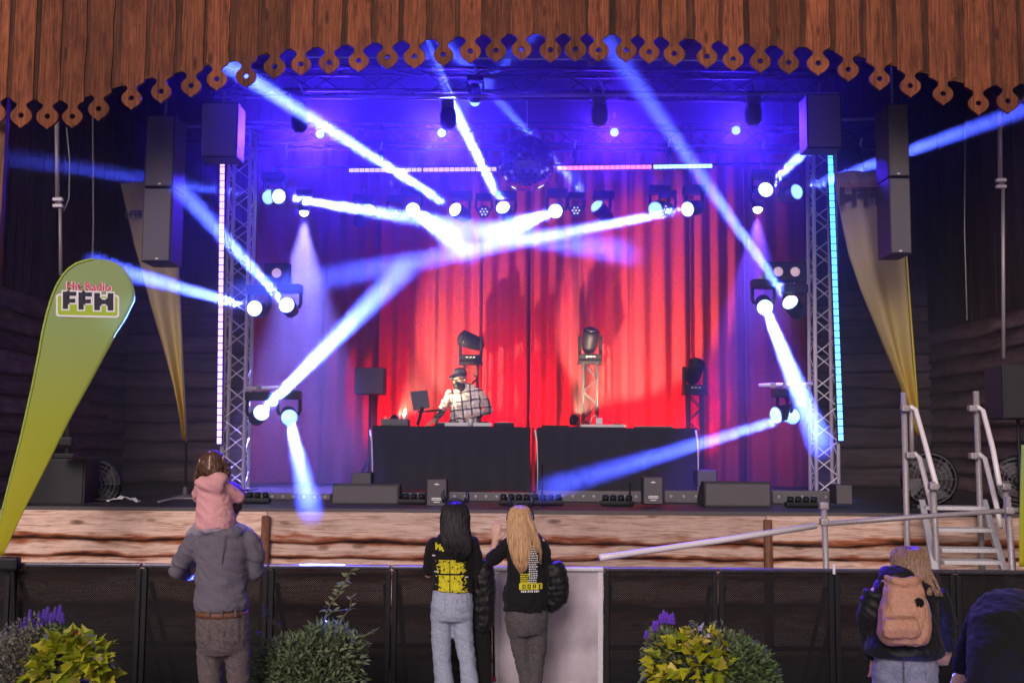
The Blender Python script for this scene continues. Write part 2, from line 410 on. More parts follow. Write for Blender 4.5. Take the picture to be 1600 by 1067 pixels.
for i, c in enumerate(pp):
    pit = ((pp[min(i + 1, len(pp) - 1)].x - pp[max(i - 1, 0)].x) / (2 if 0 < i < len(pp) - 1 else 1)) / U
    hw = pit * .395
    rows = [(z, ww * min(1, hw / 16.2) if z > 18 else ww, hole.get(z, 0)) for z, ww in prof]
    nrow = 9; zt_ = (ZT - c.z) / U
    slope = 0
    for q in range(nrow + 1):
        z = 27 + (zt_ - 27) * q / nrow
        rows.append((z, hw + random.uniform(-1.1, 1.1), 0))
    sp_v = random.uniform(.95, 1.05); th = .026 + random.uniform(0, .008); dx = random.uniform(-.6, .6); vs = []; fs = []
    yo = c.y - th
    for z, ww, hh in rows:
        if z < 18: ww *= sp_v; z = z * sp_v + dx
        xx = (-ww, -hh, hh, ww)
        for dy in (0, th):
            for x in xx: vs.append(V((c.x + x * U, yo + dy, c.z + z * U)))
    for r in range(len(rows) - 1):
        a = r * 8; b = a + 8
        for s0, s1 in ((0, 1), (2, 3)):
            fs.append((a + s0, a + s1, b + s1, b + s0)); fs.append((a + 4 + s1, a + 4 + s0, b + 4 + s0, b + 4 + s1))
        fs.append((a, b, b + 4, a + 4)); fs.append((a + 3, a + 7, b + 7, b + 3))
        if rows[r][2] or rows[r + 1][2]:
            fs.append((a + 1, a + 5, b + 5, b + 1)); fs.append((a + 2, b + 2, b + 6, a + 6))
    t_ = len(rows) * 8 - 8; fs.append((t_ + 3, t_ + 7, t_ + 4, t_)); fs.append((0, 4, 7, 3))
    MB().add(vs, fs).build('plank', M['fascia'], fa)
for i in range(len(pp) - 1):
    a, b = pp[i], pp[i + 1]; mx = (a.x + b.x) / 2; hwid = (b.x - a.x) * .30
    za = a.z + 25 * U; zb = b.z + 25 * U; zm = (za + zb) / 2; sl_ = (zb - za) / (b.x - a.x); n_ = 6
    pts = [(-hwid, -sl_ * hwid * .9 - .006), (-hwid * .5, -sl_ * hwid * .5 + .012), (hwid * .5, sl_ * hwid * .5 + .012), (hwid, sl_ * hwid * .9 - .006)]
    poly = [(mx + x, zm + z) for x, z in pts] + [(mx + hwid + random.uniform(-.004, .004), ZT), (mx - hwid, ZT)]
    MB().prism(poly, (0, YFA + .003, 0), (1, 0, 0), (0, 0, 1), -.022).build('strip', M['fascia_strip'], fa)
# roof over the stage
rf = thing('stage_roof', 'dark wooden stage roof with rafters above the lamp trusses', 'roof', (0, 13, ZT))
MB().add([(-7.2, 10.26, ZT - .02), (7.7, 10.26, ZT - .02), (7.7, 17, 8.2), (-7.2, 17, 8.2), (-7.2, 10.26, ZT + .1), (7.7, 10.26, ZT + .1), (7.7, 17, 8.35), (-7.2, 17, 8.35)],
         [(0, 1, 2, 3), (7, 6, 5, 4), (0, 4, 5, 1), (2, 6, 7, 3), (1, 5, 6, 2), (3, 7, 4, 0)]).build('roof_panel', M['plank_dark'], rf)
for x in [-6 + 1.2 * i for i in range(11)]:
    sl2 = (8.2 - ZT) / 6.74
    MB().add([(x - .05, 10.3, ZT - .2), (x + .05, 10.3, ZT - .2), (x + .05, 16.9, 8.0), (x - .05, 16.9, 8.0), (x - .05, 10.3, ZT - .03), (x + .05, 10.3, ZT - .03), (x + .05, 16.9, 8.17), (x - .05, 16.9, 8.17)],
             [(0, 3, 2, 1), (4, 5, 6, 7), (0, 1, 5, 4), (2, 3, 7, 6), (1, 2, 6, 5), (3, 0, 4, 7)]).build('rafter', M['plank_dark'], rf)
tag(MB().rbox((P(3, 300, 10.35).x - .02, 10.35, 2.9), (.085, .085, 5.6), .006).build('timber_post', M['batten']), 'reddish timber post at the outer edge of the stage beside the green flag', 'post')

# ------------------------------------------------------------------ curtain
YC = 16.2
cu = thing('stage_curtain', 'red stage curtain in heavy folds behind the DJ', 'curtain', (.25, YC, DECK))
def curtain_mat():
    m = fabric('curtain_cloth', (.52, .045, .055), var=.25, sc=6, weave=90); return m
cm = curtain_mat()
cx = [P(x, 700, YC).x for x in (392, 505, 590, 682, 752, 828, 905, 986, 1080, 1165, 1262)]
for i in range(10):
    a, b = cx[i], cx[i + 1]; n = 46; vs = []; fs = []; zs = [DECK + .02, DECK + .9, DECK + 1.9, DECK + 3.0, DECK + 4.2, 6.9]; ph = random.random() * 9
    for zi, z in enumerate(zs):
        for j in range(n + 1):
            t = j / n; x = a + (b - a) * t
            fold = .055 * math.sin(ph + t * 2 * PI * (2.6 + .3 * (i % 3)) + .25 * noise.noise(V((t * 3, z * .5, i * 4)))) + .035 * noise.noise(V((x * 5, z * .35, 2)))
            edge = -.06 * math.exp(-((t - 0) / .06) ** 2) + .10 * math.exp(-((t - 1) / .05) ** 2)
            vs.append((x + (.03 if j == n else 0), YC + fold * (1.15 - .06 * zi) + edge, z))
    for zi in range(len(zs) - 1):
        for j in range(n):
            q = zi * (n + 1) + j; fs.append((q, q + 1, q + n + 2, q + n + 1))
    o = MB().add(vs, fs).build('curtain_panel', cm, cu, smooth=True)
    s_ = o.modifiers.new('thick', 'SOLIDIFY'); s_.thickness = .006

# ------------------------------------------------------------------ trusses
rod = MB().tube([(0, 0, 0), (0, 0, 1)], 1, 6).mesh('rod', smooth=True)
RODS = {}
def brace(p0, p1, r, m, parent):
    if m.name not in RODS:
        me = rod.copy(); me.materials.append(m); RODS[m.name] = me
    p0 = V(p0); p1 = V(p1); d = p1 - p0
    o = bpy.data.objects.new('brace', RODS[m.name]); C.objects.link(o); o.parent = parent
    o.location = p0 - root_loc(parent); o.rotation_mode = 'QUATERNION'; o.rotation_quaternion = d.to_track_quat('Z', 'Y'); o.scale = (r, r, d.length)
def truss(name, label, p0, p1, wd, m, r=.025, rb=.009, pitch=None, side=(1, 0, 0), cat='truss', group=None):
    p0 = V(p0); p1 = V(p1); t = (p1 - p0).normalized(); a = V(side); a = (a - t * a.dot(t)).normalized(); b = t.cross(a); L = (p1 - p0).length
    th = thing(name, label, cat, p0, group); cs = []
    for sa, sb in ((-1, -1), (1, -1), (1, 1), (-1, 1)):
        off = a * sa * wd / 2 + b * sb * wd / 2; cs.append(off)
        MB().tube([p0 + off, p1 + off], r, 10).build('chord', m, th, smooth=True)
    n = max(2, round(L / (pitch or wd * .78))); st = L / n
    for k in range(4):
        o0, o1 = cs[k], cs[(k + 1) % 4]
        for i in range(n):
            q0, q1 = (o0, o1) if i % 2 == 0 else (o1, o0)
            brace(p0 + t * (i * st) + q0, p0 + t * ((i + 1) * st) + q1, rb, m, th)
    for e in (p0, p1): 
        for k in range(4): brace(e + cs[k], e + cs[(k + 1) % 4], rb * 1.4, m, th)
    return th
YT = 14.2
tl0 = P(369, 700, YT); tr0 = P(1287, 700, YT)
tl1 = P(364, 205, YT); tr1 = P(1278, 190, YT)
TW = .285
tlt = truss('truss_tower', 'silver truss tower carrying the violet light strip', (tl0.x, YT, DECK + .02), (tl0.x - .04, YT, tl1.z), TW, M['alu'])
trt = truss('truss_tower', 'silver truss tower carrying the cyan light strip', (tr0.x, YT, DECK + .02), (tr0.x + .04, YT, tr1.z), TW, M['alu'])
for t_, x in ((tlt, tl0.x), (trt, tr0.x)): MB().rbox((x, YT, DECK + .012), (.5, .5, .02), .004).build('base_plate', M['black'], t_)
za = P(800, 131, 13.2).z
truss('front_truss', 'dark horizontal lamp truss nearest the pendant fringe', (P(330, 131, 13.2).x, 13.2, za), (P(1300, 131, 13.2).x, 13.2, za), .29, M['truss_dark'], pitch=.42, side=(0, 1, 0))
zb = P(800, 214, 15).z
truss('rear_truss', 'dark horizontal truss lower and further back above the light bars', (P(270, 214, 15).x, 15, zb), (P(1390, 214, 15).x, 15, zb), .29, M['truss_dark'], pitch=.36, side=(0, 1, 0))
zc = P(800, 150, 12.9).z
tag(MB().tube([P(385, 153, 12.9), P(1310, 146, 12.9)], .02, 8).build('lighting_pipe', M['galv'], smooth=True), 'thin grey pipe below the front truss', 'pipe')
tag(MB().tube([P(268, 198, 13.9), P(392, 198, 13.9)], .02, 8).build('lighting_pipe', M['galv'], smooth=True), 'short grey pipe behind the square speaker above the violet strip', 'pipe')
tag(MB().tube([P(1255, 188, 13.9), P(1380, 186, 13.9)], .02, 8).build('lighting_pipe', M['galv'], smooth=True), 'short grey pipe behind the square speaker above the cyan strip', 'pipe')

# LED strips and bars: housing with separate cells
cell_me = {}
def led(name, label, p0, p1, wd, n, cols, cat, strength, group=None):
    p0 = V(p0); p1 = V(p1); d = (p1 - p0); L = d.length; t = d.normalized(); a = t.cross(V((0, 1, 0))).normalized()
    th = thing(name, label, cat, p0, group)
    rot = Matrix((a, V((0, 1, 0)), t)).transposed()
    MB().box((p0 + p1) / 2 + V((0, .03, 0)), (wd * 1.25, .045, L + .03), rot).build('housing', M['black'], th)
    for i in range(n):
        col = cols[min(len(cols) - 1, int(i / n * len(cols)))]
        key = (name, round(L / n, 4), col)
        if key not in cell_me:
            me = MB().rbox((0, 0, 0), (wd, .02, L / n * .86), .004).mesh('cell'); me.materials.append(emit('led_%s' % len(cell_me), col, strength)); cell_me[key] = me
        o = bpy.data.objects.new('led_cell', cell_me[key]); C.objects.link(o); o.parent = th
        o.location = t * (L * (i + .5) / n); o.rotation_mode = 'QUATERNION'; o.rotation_quaternion = rot.to_quaternion()
    return th
YL = YT - .22
led('light_strip', 'tall violet white light strip on the truss tower beside the pink hooded child', P(342.5, 694, YL), P(347.5, 250, YL), .055, 40, [(.42, .24, 1)], 'light strip', 3.8)
led('light_strip', 'tall cyan light strip on the truss tower beside the faded flag', P(1314, 689, YL), P(1297, 236, YL), .06, 40, [(.05, .33, 1)], 'light strip', 4.6)
YBAR = 14.7
led('light_bar', 'lilac light bar leftmost of the row under the rear truss', P(545, 266.5, YBAR), P(659, 265.5, YBAR), .05, 14, [(.28, .22, 1)], 'light bar', 3.2)
led('light_bar', 'lilac light bar touching the mirror ball on its left', P(661, 265.5, YBAR), P(776, 264.5, YBAR), .05, 14, [(.32, .22, 1)], 'light bar', 3.2)
led('light_bar', 'pink light bar to the right of the mirror ball', P(871, 263, YBAR), P(1018, 261, YBAR), .05, 18, [(.9, .16, .85)], 'light bar', 2.6)
led('light_bar', 'pale cyan light bar at the right end of the row', P(1021, 261, YBAR), P(1113, 259.5, YBAR), .05, 12, [(.3, .65, 1)], 'light bar', 3.0)
bp = thing('bar_pipe', 'black pipe the light bars hang from', 'pipe', P(800, 259, YBAR + .1))
MB().tube([P(430, 262, YBAR + .1), P(1260, 256, YBAR + .1)], .018, 8).build('pipe', M['black'], bp, smooth=True)
# small clamps with hooks on the pipe
def hanger(px, py, label):
    b = P(px, py, YBAR); t = thing('pipe_hanger', label, 'clamp', b, 'clamps hanging the light bars')
    MB().rbox(b + V((0, 0, .02)), (.07, .07, .13), .008).build('clamp_body', M['black'], t)
    MB().tube([b + V((0, 0, .08)), b + V((0, 0, .16)), b + V((.02, 0, .19)), b + V((0, 0, .215))], .014, 6).build('hook', M['alu'], t, smooth=True)
    MB().tube([b + V((0, 0, -.04)), b + V((0, 0, -.13))], .014, 6).build('rod', M['black'], t)
for px, py, lb in ((447, 247, 'small black pipe clamp above the leftmost white lamp'), (595, 246, 'small black pipe clamp over the left end of the lilac light bar'), (748, 244, 'small black pipe clamp close to the mirror ball on its left'), (898, 243, 'small black pipe clamp over the start of the pink light bar'), (1045, 241, 'small black pipe clamp over the cyan light bar'), (1193, 243, 'small black pipe clamp beyond the right end of the light bars'), (1345, 240, 'small black pipe clamp outside the truss tower above the faded flag')):
    hanger(px, py, lb)
# mirror ball
c = P(823, 256, 14.2); mb_ = thing('mirror_ball', 'large dark mirror ball hanging between the lilac and pink light bars', 'mirror ball', c)
bm = MB(); r_ = .37; nl = 22
for j in range(nl):
    p0, p1 = PI * (j + .06) / nl, PI * (j + .94) / nl; nn = max(4, int(44 * math.sin((p0 + p1) / 2)))
    for k in range(nn):
        a0, a1 = 2 * PI * (k + .06) / nn, 2 * PI * (k + .94) / nn
        bm.add([c + V((math.sin(p) * math.cos(a), math.sin(p) * math.sin(a), math.cos(p))) * r_ for p, a in ((p0, a0), (p1, a0), (p1, a1), (p0, a1))], [(0, 1, 2, 3)])
bm.build('mirror_tiles', plain('mirror', (.22, .22, .26), .12, 1.0, var=.05, bs=0), mb_, kind='stuff')
MB().ell(c, (r_ * .99,) * 3, n=24, m=16).build('core', M['black'], mb_, smooth=True)
MB().tube([c + V((0, 0, r_)), c + V((0, 0, 1.0))], .008, 6).build('chain', M['alu'], mb_)

# chain hoists
def hoist(px, py, label, m):
    Y = 13.0; b = P(px, py, Y); t = thing('chain_hoist', label, 'chain hoist', b, 'chain hoists under the front truss')
    MB().lathe(b + V((0, 0, -.16)), (0, 0, 1), [(.06, 0), (.095, .05), (.105, .16), (.09, .24), (.05, .27)], 14).build('chain_bag', m, t, smooth=True)
    MB().rbox(b + V((0, 0, .15)), (.16, .13, .12), .02).build('motor', M['grey_plastic'], t)
    MB().tube([b + V((.03, 0, .2)), b + V((.05, 0, .28)), b + V((.02, 0, .36)), b + V((-.02, 0, .44))], .012, 6).build('hook', M['galv'], t, smooth=True)
    MB().tube([b + V((-.06, -.05, .2)), b + V((-.12, -.05, .3)), b + V((-.09, -.05, .1)), b + V((-.07, -.05, -.05))], .007, 5).build('cable', M['galv'], t, smooth=True)
for px, py, lb, m in ((700, 182, 'black chain hoist hanging above the gap of the lilac light bars', M['black']), (937, 176, 'grey chain hoist hanging over the pink light bar', M['grey_plastic']), (1177, 176, 'grey meshed chain hoist beside the square speaker on the right tower', M['grey_plastic']), (468, 186, 'dim chain hoist beside the wide blue beam at left', M['black'])):
    hoist(px, py, lb, m)

# ------------------------------------------------------------------ haze of the smoke machines fills the stage
hz = MB().box((.25, (9.9 + 17.4) / 2, 4.2), (15.6, 7.5, 10.6))
hm = bpy.data.materials.new('haze'); hm.use_nodes = True; hm.cycles.volume_sampling = 'EQUIANGULAR'; hn = hm.node_tree; hn.nodes.remove(hn.nodes['Principled BSDF'])
pv = hn.nodes.new('ShaderNodeVolumePrincipled'); pv.inputs['Color'].default_value = (.9, .9, .95, 1); pv.inputs['Density'].default_value = .034; pv.inputs['Anisotropy'].default_value = .42
tc_ = nd(hn, 'ShaderNodeTexCoord'); sp_ = nd(hn, 'ShaderNodeSeparateXYZ'); hn.links.new(tc_.outputs['Object'], sp_.inputs[0])
mr_ = nd(hn, 'ShaderNodeMapRange'); mr_.inputs[1].default_value = 10.6; mr_.inputs[2].default_value = 14.6; mr_.inputs[3].default_value = .012; mr_.inputs[4].default_value = .062; hn.links.new(sp_.outputs[1], mr_.inputs[0])
ns_ = nd(hn, 'ShaderNodeTexNoise'); ns_.inputs['Scale'].default_value = 1.3; ns_.inputs['Detail'].default_value = 3; hn.links.new(tc_.outputs['Object'], ns_.inputs[0])
mn_ = nd(hn, 'ShaderNodeMapRange'); mn_.inputs[1].default_value = .3; mn_.inputs[2].default_value = .7; mn_.inputs[3].default_value = .55; mn_.inputs[4].default_value = 1.45; hn.links.new(ns_.outputs[0], mn_.inputs[0])
mm_ = nd(hn, 'ShaderNodeMath', operation='MULTIPLY'); hn.links.new(mr_.outputs[0], mm_.inputs[0]); hn.links.new(mn_.outputs[0], mm_.inputs[1]); hn.links.new(mm_.outputs[0], pv.inputs['Density'])
hn.links.new(pv.outputs[0], hn.nodes['Material Output'].inputs['Volume'])
hz.build('haze', hm, kind='stuff')

# ------------------------------------------------------------------ lamps
def spot(name, a, b, W, ang, r, col, parent, blend=.25):
    l = bpy.data.lights.new(name, 'SPOT'); l.energy = W; l.spot_size = math.radians(ang); l.spot_blend = blend; l.shadow_soft_size = r; l.color = col
    o = bpy.data.objects.new(name, l); C.objects.link(o); o.parent = parent; o.location = V(a) - root_loc(parent)
    o.rotation_euler = (V(b) - V(a)).to_track_quat('-Z', 'Y').to_euler(); return o
LENS = emit('lens_lit', (.72, .85, 1), 9); LENS_DIM = emit('lens_dim', (.35, .7, .85), 1.6); DOT = emit('led_dot', (.8, .7, 1), 1.2)
GLOW_RING = emit('lens_glow_ring', (.10, .22, 1), 2.2)  # blue glow around the lenses, built as an emitting ring
BLUE = (.06, .095, 1.0)
def moving(px, py, Y, end, label, power, ang=3.0, hang=True, lens=None, col=BLUE, size=1.0, r=.055, dots=False, name='moving_light', blend=.25):
    lp = P(px, py, Y); e = P(*end); d = (e - lp).normalized()
    up = 1 if hang else -1
    t = thing(name, label, 'stage lamp', lp + V((0, 0, .36 * up)), 'stage lamps')
    hr = .105 * size; c = lp - d * .14 * size
    MB().lathe(lp, -d, [(hr, -.005), (hr * 1.06, .03), (hr, .1 * size), (hr * .95, .22 * size), (hr * .6, .3 * size), (.01, .31 * size)], 16).build('head', M['black'], t, smooth=True)
    a = V((0, 0, 1)).cross(d); a = a.normalized() if a.length > .1 else V((1, 0, 0)); a.z = 0; a.normalize()
    for s_ in (-1, 1):
        MB().tube([c + a * s_ * hr * 1.1, c + a * s_ * hr * 1.35 + V((0, 0, .06 * up)), c + a * s_ * hr * 1.3 + V((0, 0, .2 * up * size))], .022 * size, 8).build('yoke_arm', M['black'], t)
    MB().rbox(c + V((0, 0, .25 * up * size)), (.3 * size, .2 * size, .11 * size), .015).build('base', M['black'], t)
    if hang: MB().tube([c + V((0, 0, .30 * size)), c + V((0, 0, .30 * size + .1))], .02, 8).build('clamp', M['galv'], t)
    if dots:
        for k in range(7):
            q = V((0, 0, 0)) if k == 0 else V((math.cos(k * PI / 3), 0, math.sin(k * PI / 3))) * hr * .55
            MB().lathe(lp + V((q.x, 0, q.z)) + d * .006, d, [(hr * .17, 0), (hr * .14, .012)], 8).build('led_dot', DOT, t)
    else:
        R_ = hr * .86
        MB().lathe(lp + d * .001, d, [(R_ * 1.0, 0), (R_ * 1.14, .004), (R_ * 1.12, .012), (R_ * 1.0, .008)], 18).build('lens_glow_ring', GLOW_RING, t, smooth=True)
        MB().lathe(lp + d * .002, d, [(R_, 0), (R_ * .95, .02), (R_ * .75, .045), (R_ * .4, .06), (.004, .065)], 16).build('lens', lens or LENS, t, smooth=True)
    if power: spot('beam_light', lp + d * .09, e, power, ang, r, col, t, blend)
    return t
W0 = BEAM_W
rows_ = [
 (712, 328, 15, (400, 130, 12), 'lit moving lamp sending the long bright beam up to the left', 1.5, 2.4),
 (786, 325, 15, (655, 60, 12), 'lit moving lamp sending the steep beam up beside the black chain hoist', 1.3, 2.4),
 (933, 323, 15, (780, 160, 14), 'lit lamp under the pink bar with a faint beam rising left', .30, 2.6),
 (578, 328, 15, (760, 130, 14), 'ringed lamp with a faint beam rising right under the lilac bar', .22, 2.6),
 (645, 328, 15, (706, 372, 11), 'glaring lamp with a short thick beam falling to the right', .32, 3.0),
 (868, 330, 15, (785, 360, 11), 'glaring lamp with a short thick beam falling to the left', .32, 3.0),
 (435, 307, 14.5, (965, 392, 10), 'lamp at upper left throwing the longest bright beam across the stage', 1.05, 2.2),
 (1075, 327, 14.5, (470, 442, 10.4), 'lamp at upper right throwing a pale beam across the stage to the left', .75, 2.4),
 (1196, 297, 14, (1262, 233, 12.6), 'upper of two lamps left of the cyan strip with a beam rising right', .35, 2.6),
 (1244, 300, 14, (1600, 172, 11.2), 'lamp against the right tower with a beam passing behind the hanging speaker', .3, 2.6),
 (398, 482, 13.6, (195, 425, 10.5), 'lamp beside the violet strip with a beam toward the green flag', .55, 2.2),
 (448, 477, 13.6, (302, 318, 10.3), 'lamp with a beam rising across the violet light strip', .45, 2.2),
 (408, 645, 13.6, (612, 440, 10.2), 'lower left lamp with a bright beam rising to the right', 1.0, 2.8),
 (452, 652, 13.6, (486, 802, 9.9), 'lower left lamp with a blue beam dropping over the stage edge', .30, 3.0),
 (1195, 480, 13.6, (1240, 591, 11.4), 'glaring lamp with a thick white beam falling to the right tower', .9, 3.0),
 (1235, 473, 13.6, (930, 40, 10.35), 'lamp with the long blue beam rising to the pendant fringe', .5, 2.4),
 (1238, 650, 13.6, (905, 748, 10.3), 'lower right lamp with a flat blue beam falling left before the table', .3, 2.4),
 (420, 308, 14.5, (40, 250, 10.9), 'round lamp next to the longest beam, its own faint beam going left', .08, 2.4),
]
for px, py, Y, e, lb, pw, ang in rows_:
    moving(px, py, Y, e, lb, W0 * pw, ang, lens=LENS_DIM if pw < .32 else None)
for px, py, Y, lb in ((756, 331, 15, 'unlit wash lamp showing seven small dots beside the steep beam lamp'), (900, 329, 15, 'unlit wash lamp showing dots under the pink light bar'), (1043, 327, 14.6, 'unlit wash lamp showing dots near the upper right lamp'), (617, 334, 15, 'unlit wash lamp with dots beside the ringed lamp')):
    moving(px, py, Y, (px, py + 60, 10), lb, 0, dots=True, size=.8, name='wash_light')
moving(1024, 327, 14.6, (960, 345, 13.5), 'dim oval faced lamp near the upper right beam', 0, lens=LENS_DIM)
moving(1213, 648, 13.6, (1120, 668, 13.2), 'dim oval faced lamp at the lower right pair', 0, lens=LENS_DIM)
# washes: two with a visible downward cone and four added floods that tint the haze blue
moving(475, 331, 15, (474, 520, 14.7), 'small wash lamp with a pale cone of light falling straight down', 9500, 40, r=.03, col=(.20, .17, 1), size=.7, name='wash_light', blend=.6)
moving(1184, 326, 14.6, (1180, 470, 14.2), 'small wash lamp with a blue cone of light on the right', 4500, 38, r=.03, col=(.13, .06, 1), size=.7, name='wash_light', blend=.6)
WASH = 3000
for px, py, lb, cl in ((500, 232, 'added blue flood lamp on the rear truss over the left curtain', (.05, .015, 1)), (690, 230, 'added blue flood lamp on the rear truss left of the mirror ball', (.05, .02, 1)), (960, 229, 'added violet flood lamp on the rear truss above the pink bar', (.07, .015, 1)), (1150, 226, 'added violet flood lamp on the rear truss over the right curtain', (.05, .015, 1))):
    moving(px, py - 22, 14.75, (px + (-60 if px < 600 else 60 if px > 1100 else 0), 215, 11.2), lb, WASH * (1.0 if px < 800 else .5), 74, r=.3, col=cl, size=.6, lens=LENS_DIM, name='added_flood', blend=.8)
# red up-lights on the floor behind the table, and amber profile lamps low at the front edge that throw the shadows on the curtain
def floor_par(pos, tgt, label, W, ang, col, r=.05, blend=.5, flap=0, sz=1.0):
    t = thing('floor_lamp', label, 'stage lamp', pos, 'floor lamps'); d = (V(tgt) - V(pos)).normalized(); c = V(pos) + V((0, 0, .17 * sz))
    MB().lathe(c, -d, [(.085 * sz, 0), (.09 * sz, .02 * sz), (.085 * sz, .14 * sz), (.05 * sz, .2 * sz), (.01, .21 * sz)], 14).build('can', M['black'], t, smooth=True)
    MB().box(V(pos) + V((0, 0, .012)), (.22 * sz, .16 * sz, .02)).build('foot', M['black'], t)
    for s_ in (-1, 1): MB().box(V(pos) + V((s_ * .1 * sz, 0, .09 * sz)), (.012, .04, .16 * sz)).build('bracket', M['black'], t)
    MB().lathe(c + d * .003, d, [(.075 * sz, 0), (.01, .012)], 14).build('lens', emit('par_lens', col, 3), t, smooth=True)
    spot('par_light', c + d * .05, tgt, W, ang, r, col, t, blend)
    if flap:
        h = V((d.x, d.y, 0)).normalized(); f = c + d * .05 + h * .26; x = h.cross(V((0, 0, 1))); zb_, zt_ = c.z - .16, f.z - d.z * 0 + flap
        f.z = c.z + d.z * .05
        MB().add([f - x * .28 + V((0, 0, -.2)), f + x * .28 + V((0, 0, -.2)), f + x * .28 + V((0, 0, flap)), f - x * .28 + V((0, 0, flap))] + [f + h * .006 - x * .28 + V((0, 0, -.2)), f + h * .006 + x * .28 + V((0, 0, -.2)), f + h * .006 + x * .28 + V((0, 0, flap)), f + h * .006 - x * .28 + V((0, 0, flap))], [(0, 1, 2, 3), (7, 6, 5, 4), (0, 4, 5, 1), (3, 2, 6, 7), (0, 3, 7, 4), (1, 5, 6, 2)]).build('barn_door', M['black'], t)
for px, lb in ((640, 'red floor lamp hidden behind the left end of the table'), (790, 'red floor lamp hidden behind the DJ'), (940, 'red floor lamp hidden behind the second table'), (1060, 'red floor lamp hidden behind the right end of the table')):
    b = P(px, 750, 15.35); b.z = DECK
    floor_par(b, (b.x, YC, DECK + 1.05), lb, 640 if 700 < px < 1000 else 300, 96, (1, .006, .05), blend=1.0)
b = P(618, 664, 14.5)
floor_par(b, P(790, 500, YC), 'small amber lamp on the DJ table behind the case aimed at the curtain', 640, 66, (1, .72, .42), r=.035, blend=.35, sz=.6)
b = P(898, 664, 14.62)
floor_par(b, P(975, 520, YC), 'small amber lamp on the right table aimed at the curtain', 820, 60, (1, .66, .42), r=.035, blend=.35, sz=.6)
moving(742, 158, 13.0, (727, 632, 15.1), 'added white lamp under the front truss put in to brighten the DJ', 800, 9, r=.04, col=(1, .86, .84), size=.7, lens=LENS_DIM, name='wash_light', blend=.7)  # added lamp, only there to brighten the DJ from the front
# two-lamp blinders and side pipes
def blinder(px, py, n, label):
    b = P(px, py, 13.7); t = thing('blinder_lamp', label, 'stage lamp', b, 'blinder lamps')
    MB().rbox(b, (.12 + .2 * n, .14, .26), .02).build('housing', M['black'], t)
    for k in range(n):
        x = (k - (n - 1) / 2) * .215
        MB().lathe(b + V((x, -.072, .0)), (0, -1, 0), [(.062, 0), (.055, .015), (.02, .025), (.003, .027)], 14).build('bulb', emit('blinder_bulb', (1, .6, .65), .45), t, smooth=True)
blinder(1227, 426, 2, 'two bulb blinder lamp on the right side rig above the bright lamps')
blinder(434, 428, 1, 'single pinkish blinder lamp on the left side rig')
for a, b, lb in (((386, 452), (470, 452), 'side pipe holding the two lamps beside the violet strip'), ((386, 607), (462, 605), 'side pipe holding the two lower lamps beside the violet strip'), ((1186, 434), (1268, 432), 'side pipe holding the upper pair of lamps by the right tower'), ((1186, 602), (1270, 600), 'side pipe holding the lower pair of lamps by the right tower')):
    t = thing('side_pipe', lb, 'pipe', P(*a, 13.8))
    MB().tube([P(*a, 13.75), P(*b, 13.75)], .024, 10).build('pipe', M['alu'], t, smooth=True)
    for k in (.25, .7): 
        q = P(a[0] + (b[0] - a[0]) * k, a[1], 13.75); MB().rbox(q, (.07, .06, .07), .01).build('clamp', M['galv'], t)
# ------------------------------------------------------------------ loudspeakers on the rig
def box_speaker(name, label, cat, x0, y0, x1, y1, Y, depth, m=None, lean=0.0, group=None, logo=False, front=True):
    a = P(x0, y0, Y); b = P(x1, y1, Y); c = (a + b) / 2; wd = b.x - a.x; h = a.z - b.z
    t = thing(name, label, cat, (c.x, Y, b.z), group); rot = Matrix.Rotation(lean, 3, 'X')
    MB().rbox((c.x, Y + depth / 2, c.z), (wd, depth, h), .014, rot).build('cabinet', M['speaker_dark'], t)
    MB().rbox((c.x, Y - .004, c.z), (wd * .93, .02, h * .95), .006, rot).build('grille', m or M['speaker'], t)
    if logo:
        MB().add([(c.x - wd * .17, Y - .017, a.z - h * .19), (c.x, Y - .017, a.z - h * .225), (c.x + wd * .17, Y - .017, a.z - h * .19), (c.x + wd * .04, Y - .017, a.z - h * .17), (c.x, Y - .017, a.z - h * .14), (c.x - wd * .04, Y - .017, a.z - h * .17)], [(0, 1, 2, 3, 4, 5)]).build('emblem', M['white'], t)
        for k, ww in ((.70, .5), (.755, .5), (.84, .3)):
            MB().box((c.x, Y - .016, a.z - h * k), (wd * ww, .004, h * .035)).build('print', M['white'], t)
    return t, c, wd, h
for args in (('square_speaker', 'square grey speaker on top of the left truss tower above the violet strip', 315, 160, 370, 246, 12.3), ('square_speaker', 'square grey speaker on top of the right truss tower above the cyan strip', 1260, 147, 1316, 232, 12.3)):
    t, c, wd, h = box_speaker(args[0], args[1], 'speaker', *args[2:], .34, m=M['speaker_brightened'], group='square speakers on the towers')
    MB().tube([c + V((0, .17, h / 2 + .01)), c + V((0, .17, h / 2 + .2))], .014, 8).build('bracket', M['galv'], t)
    MB().rbox(c + V((0, -.018, -h * .43)), (.04, .006, .02), .002).build('badge', M['galv'], t)
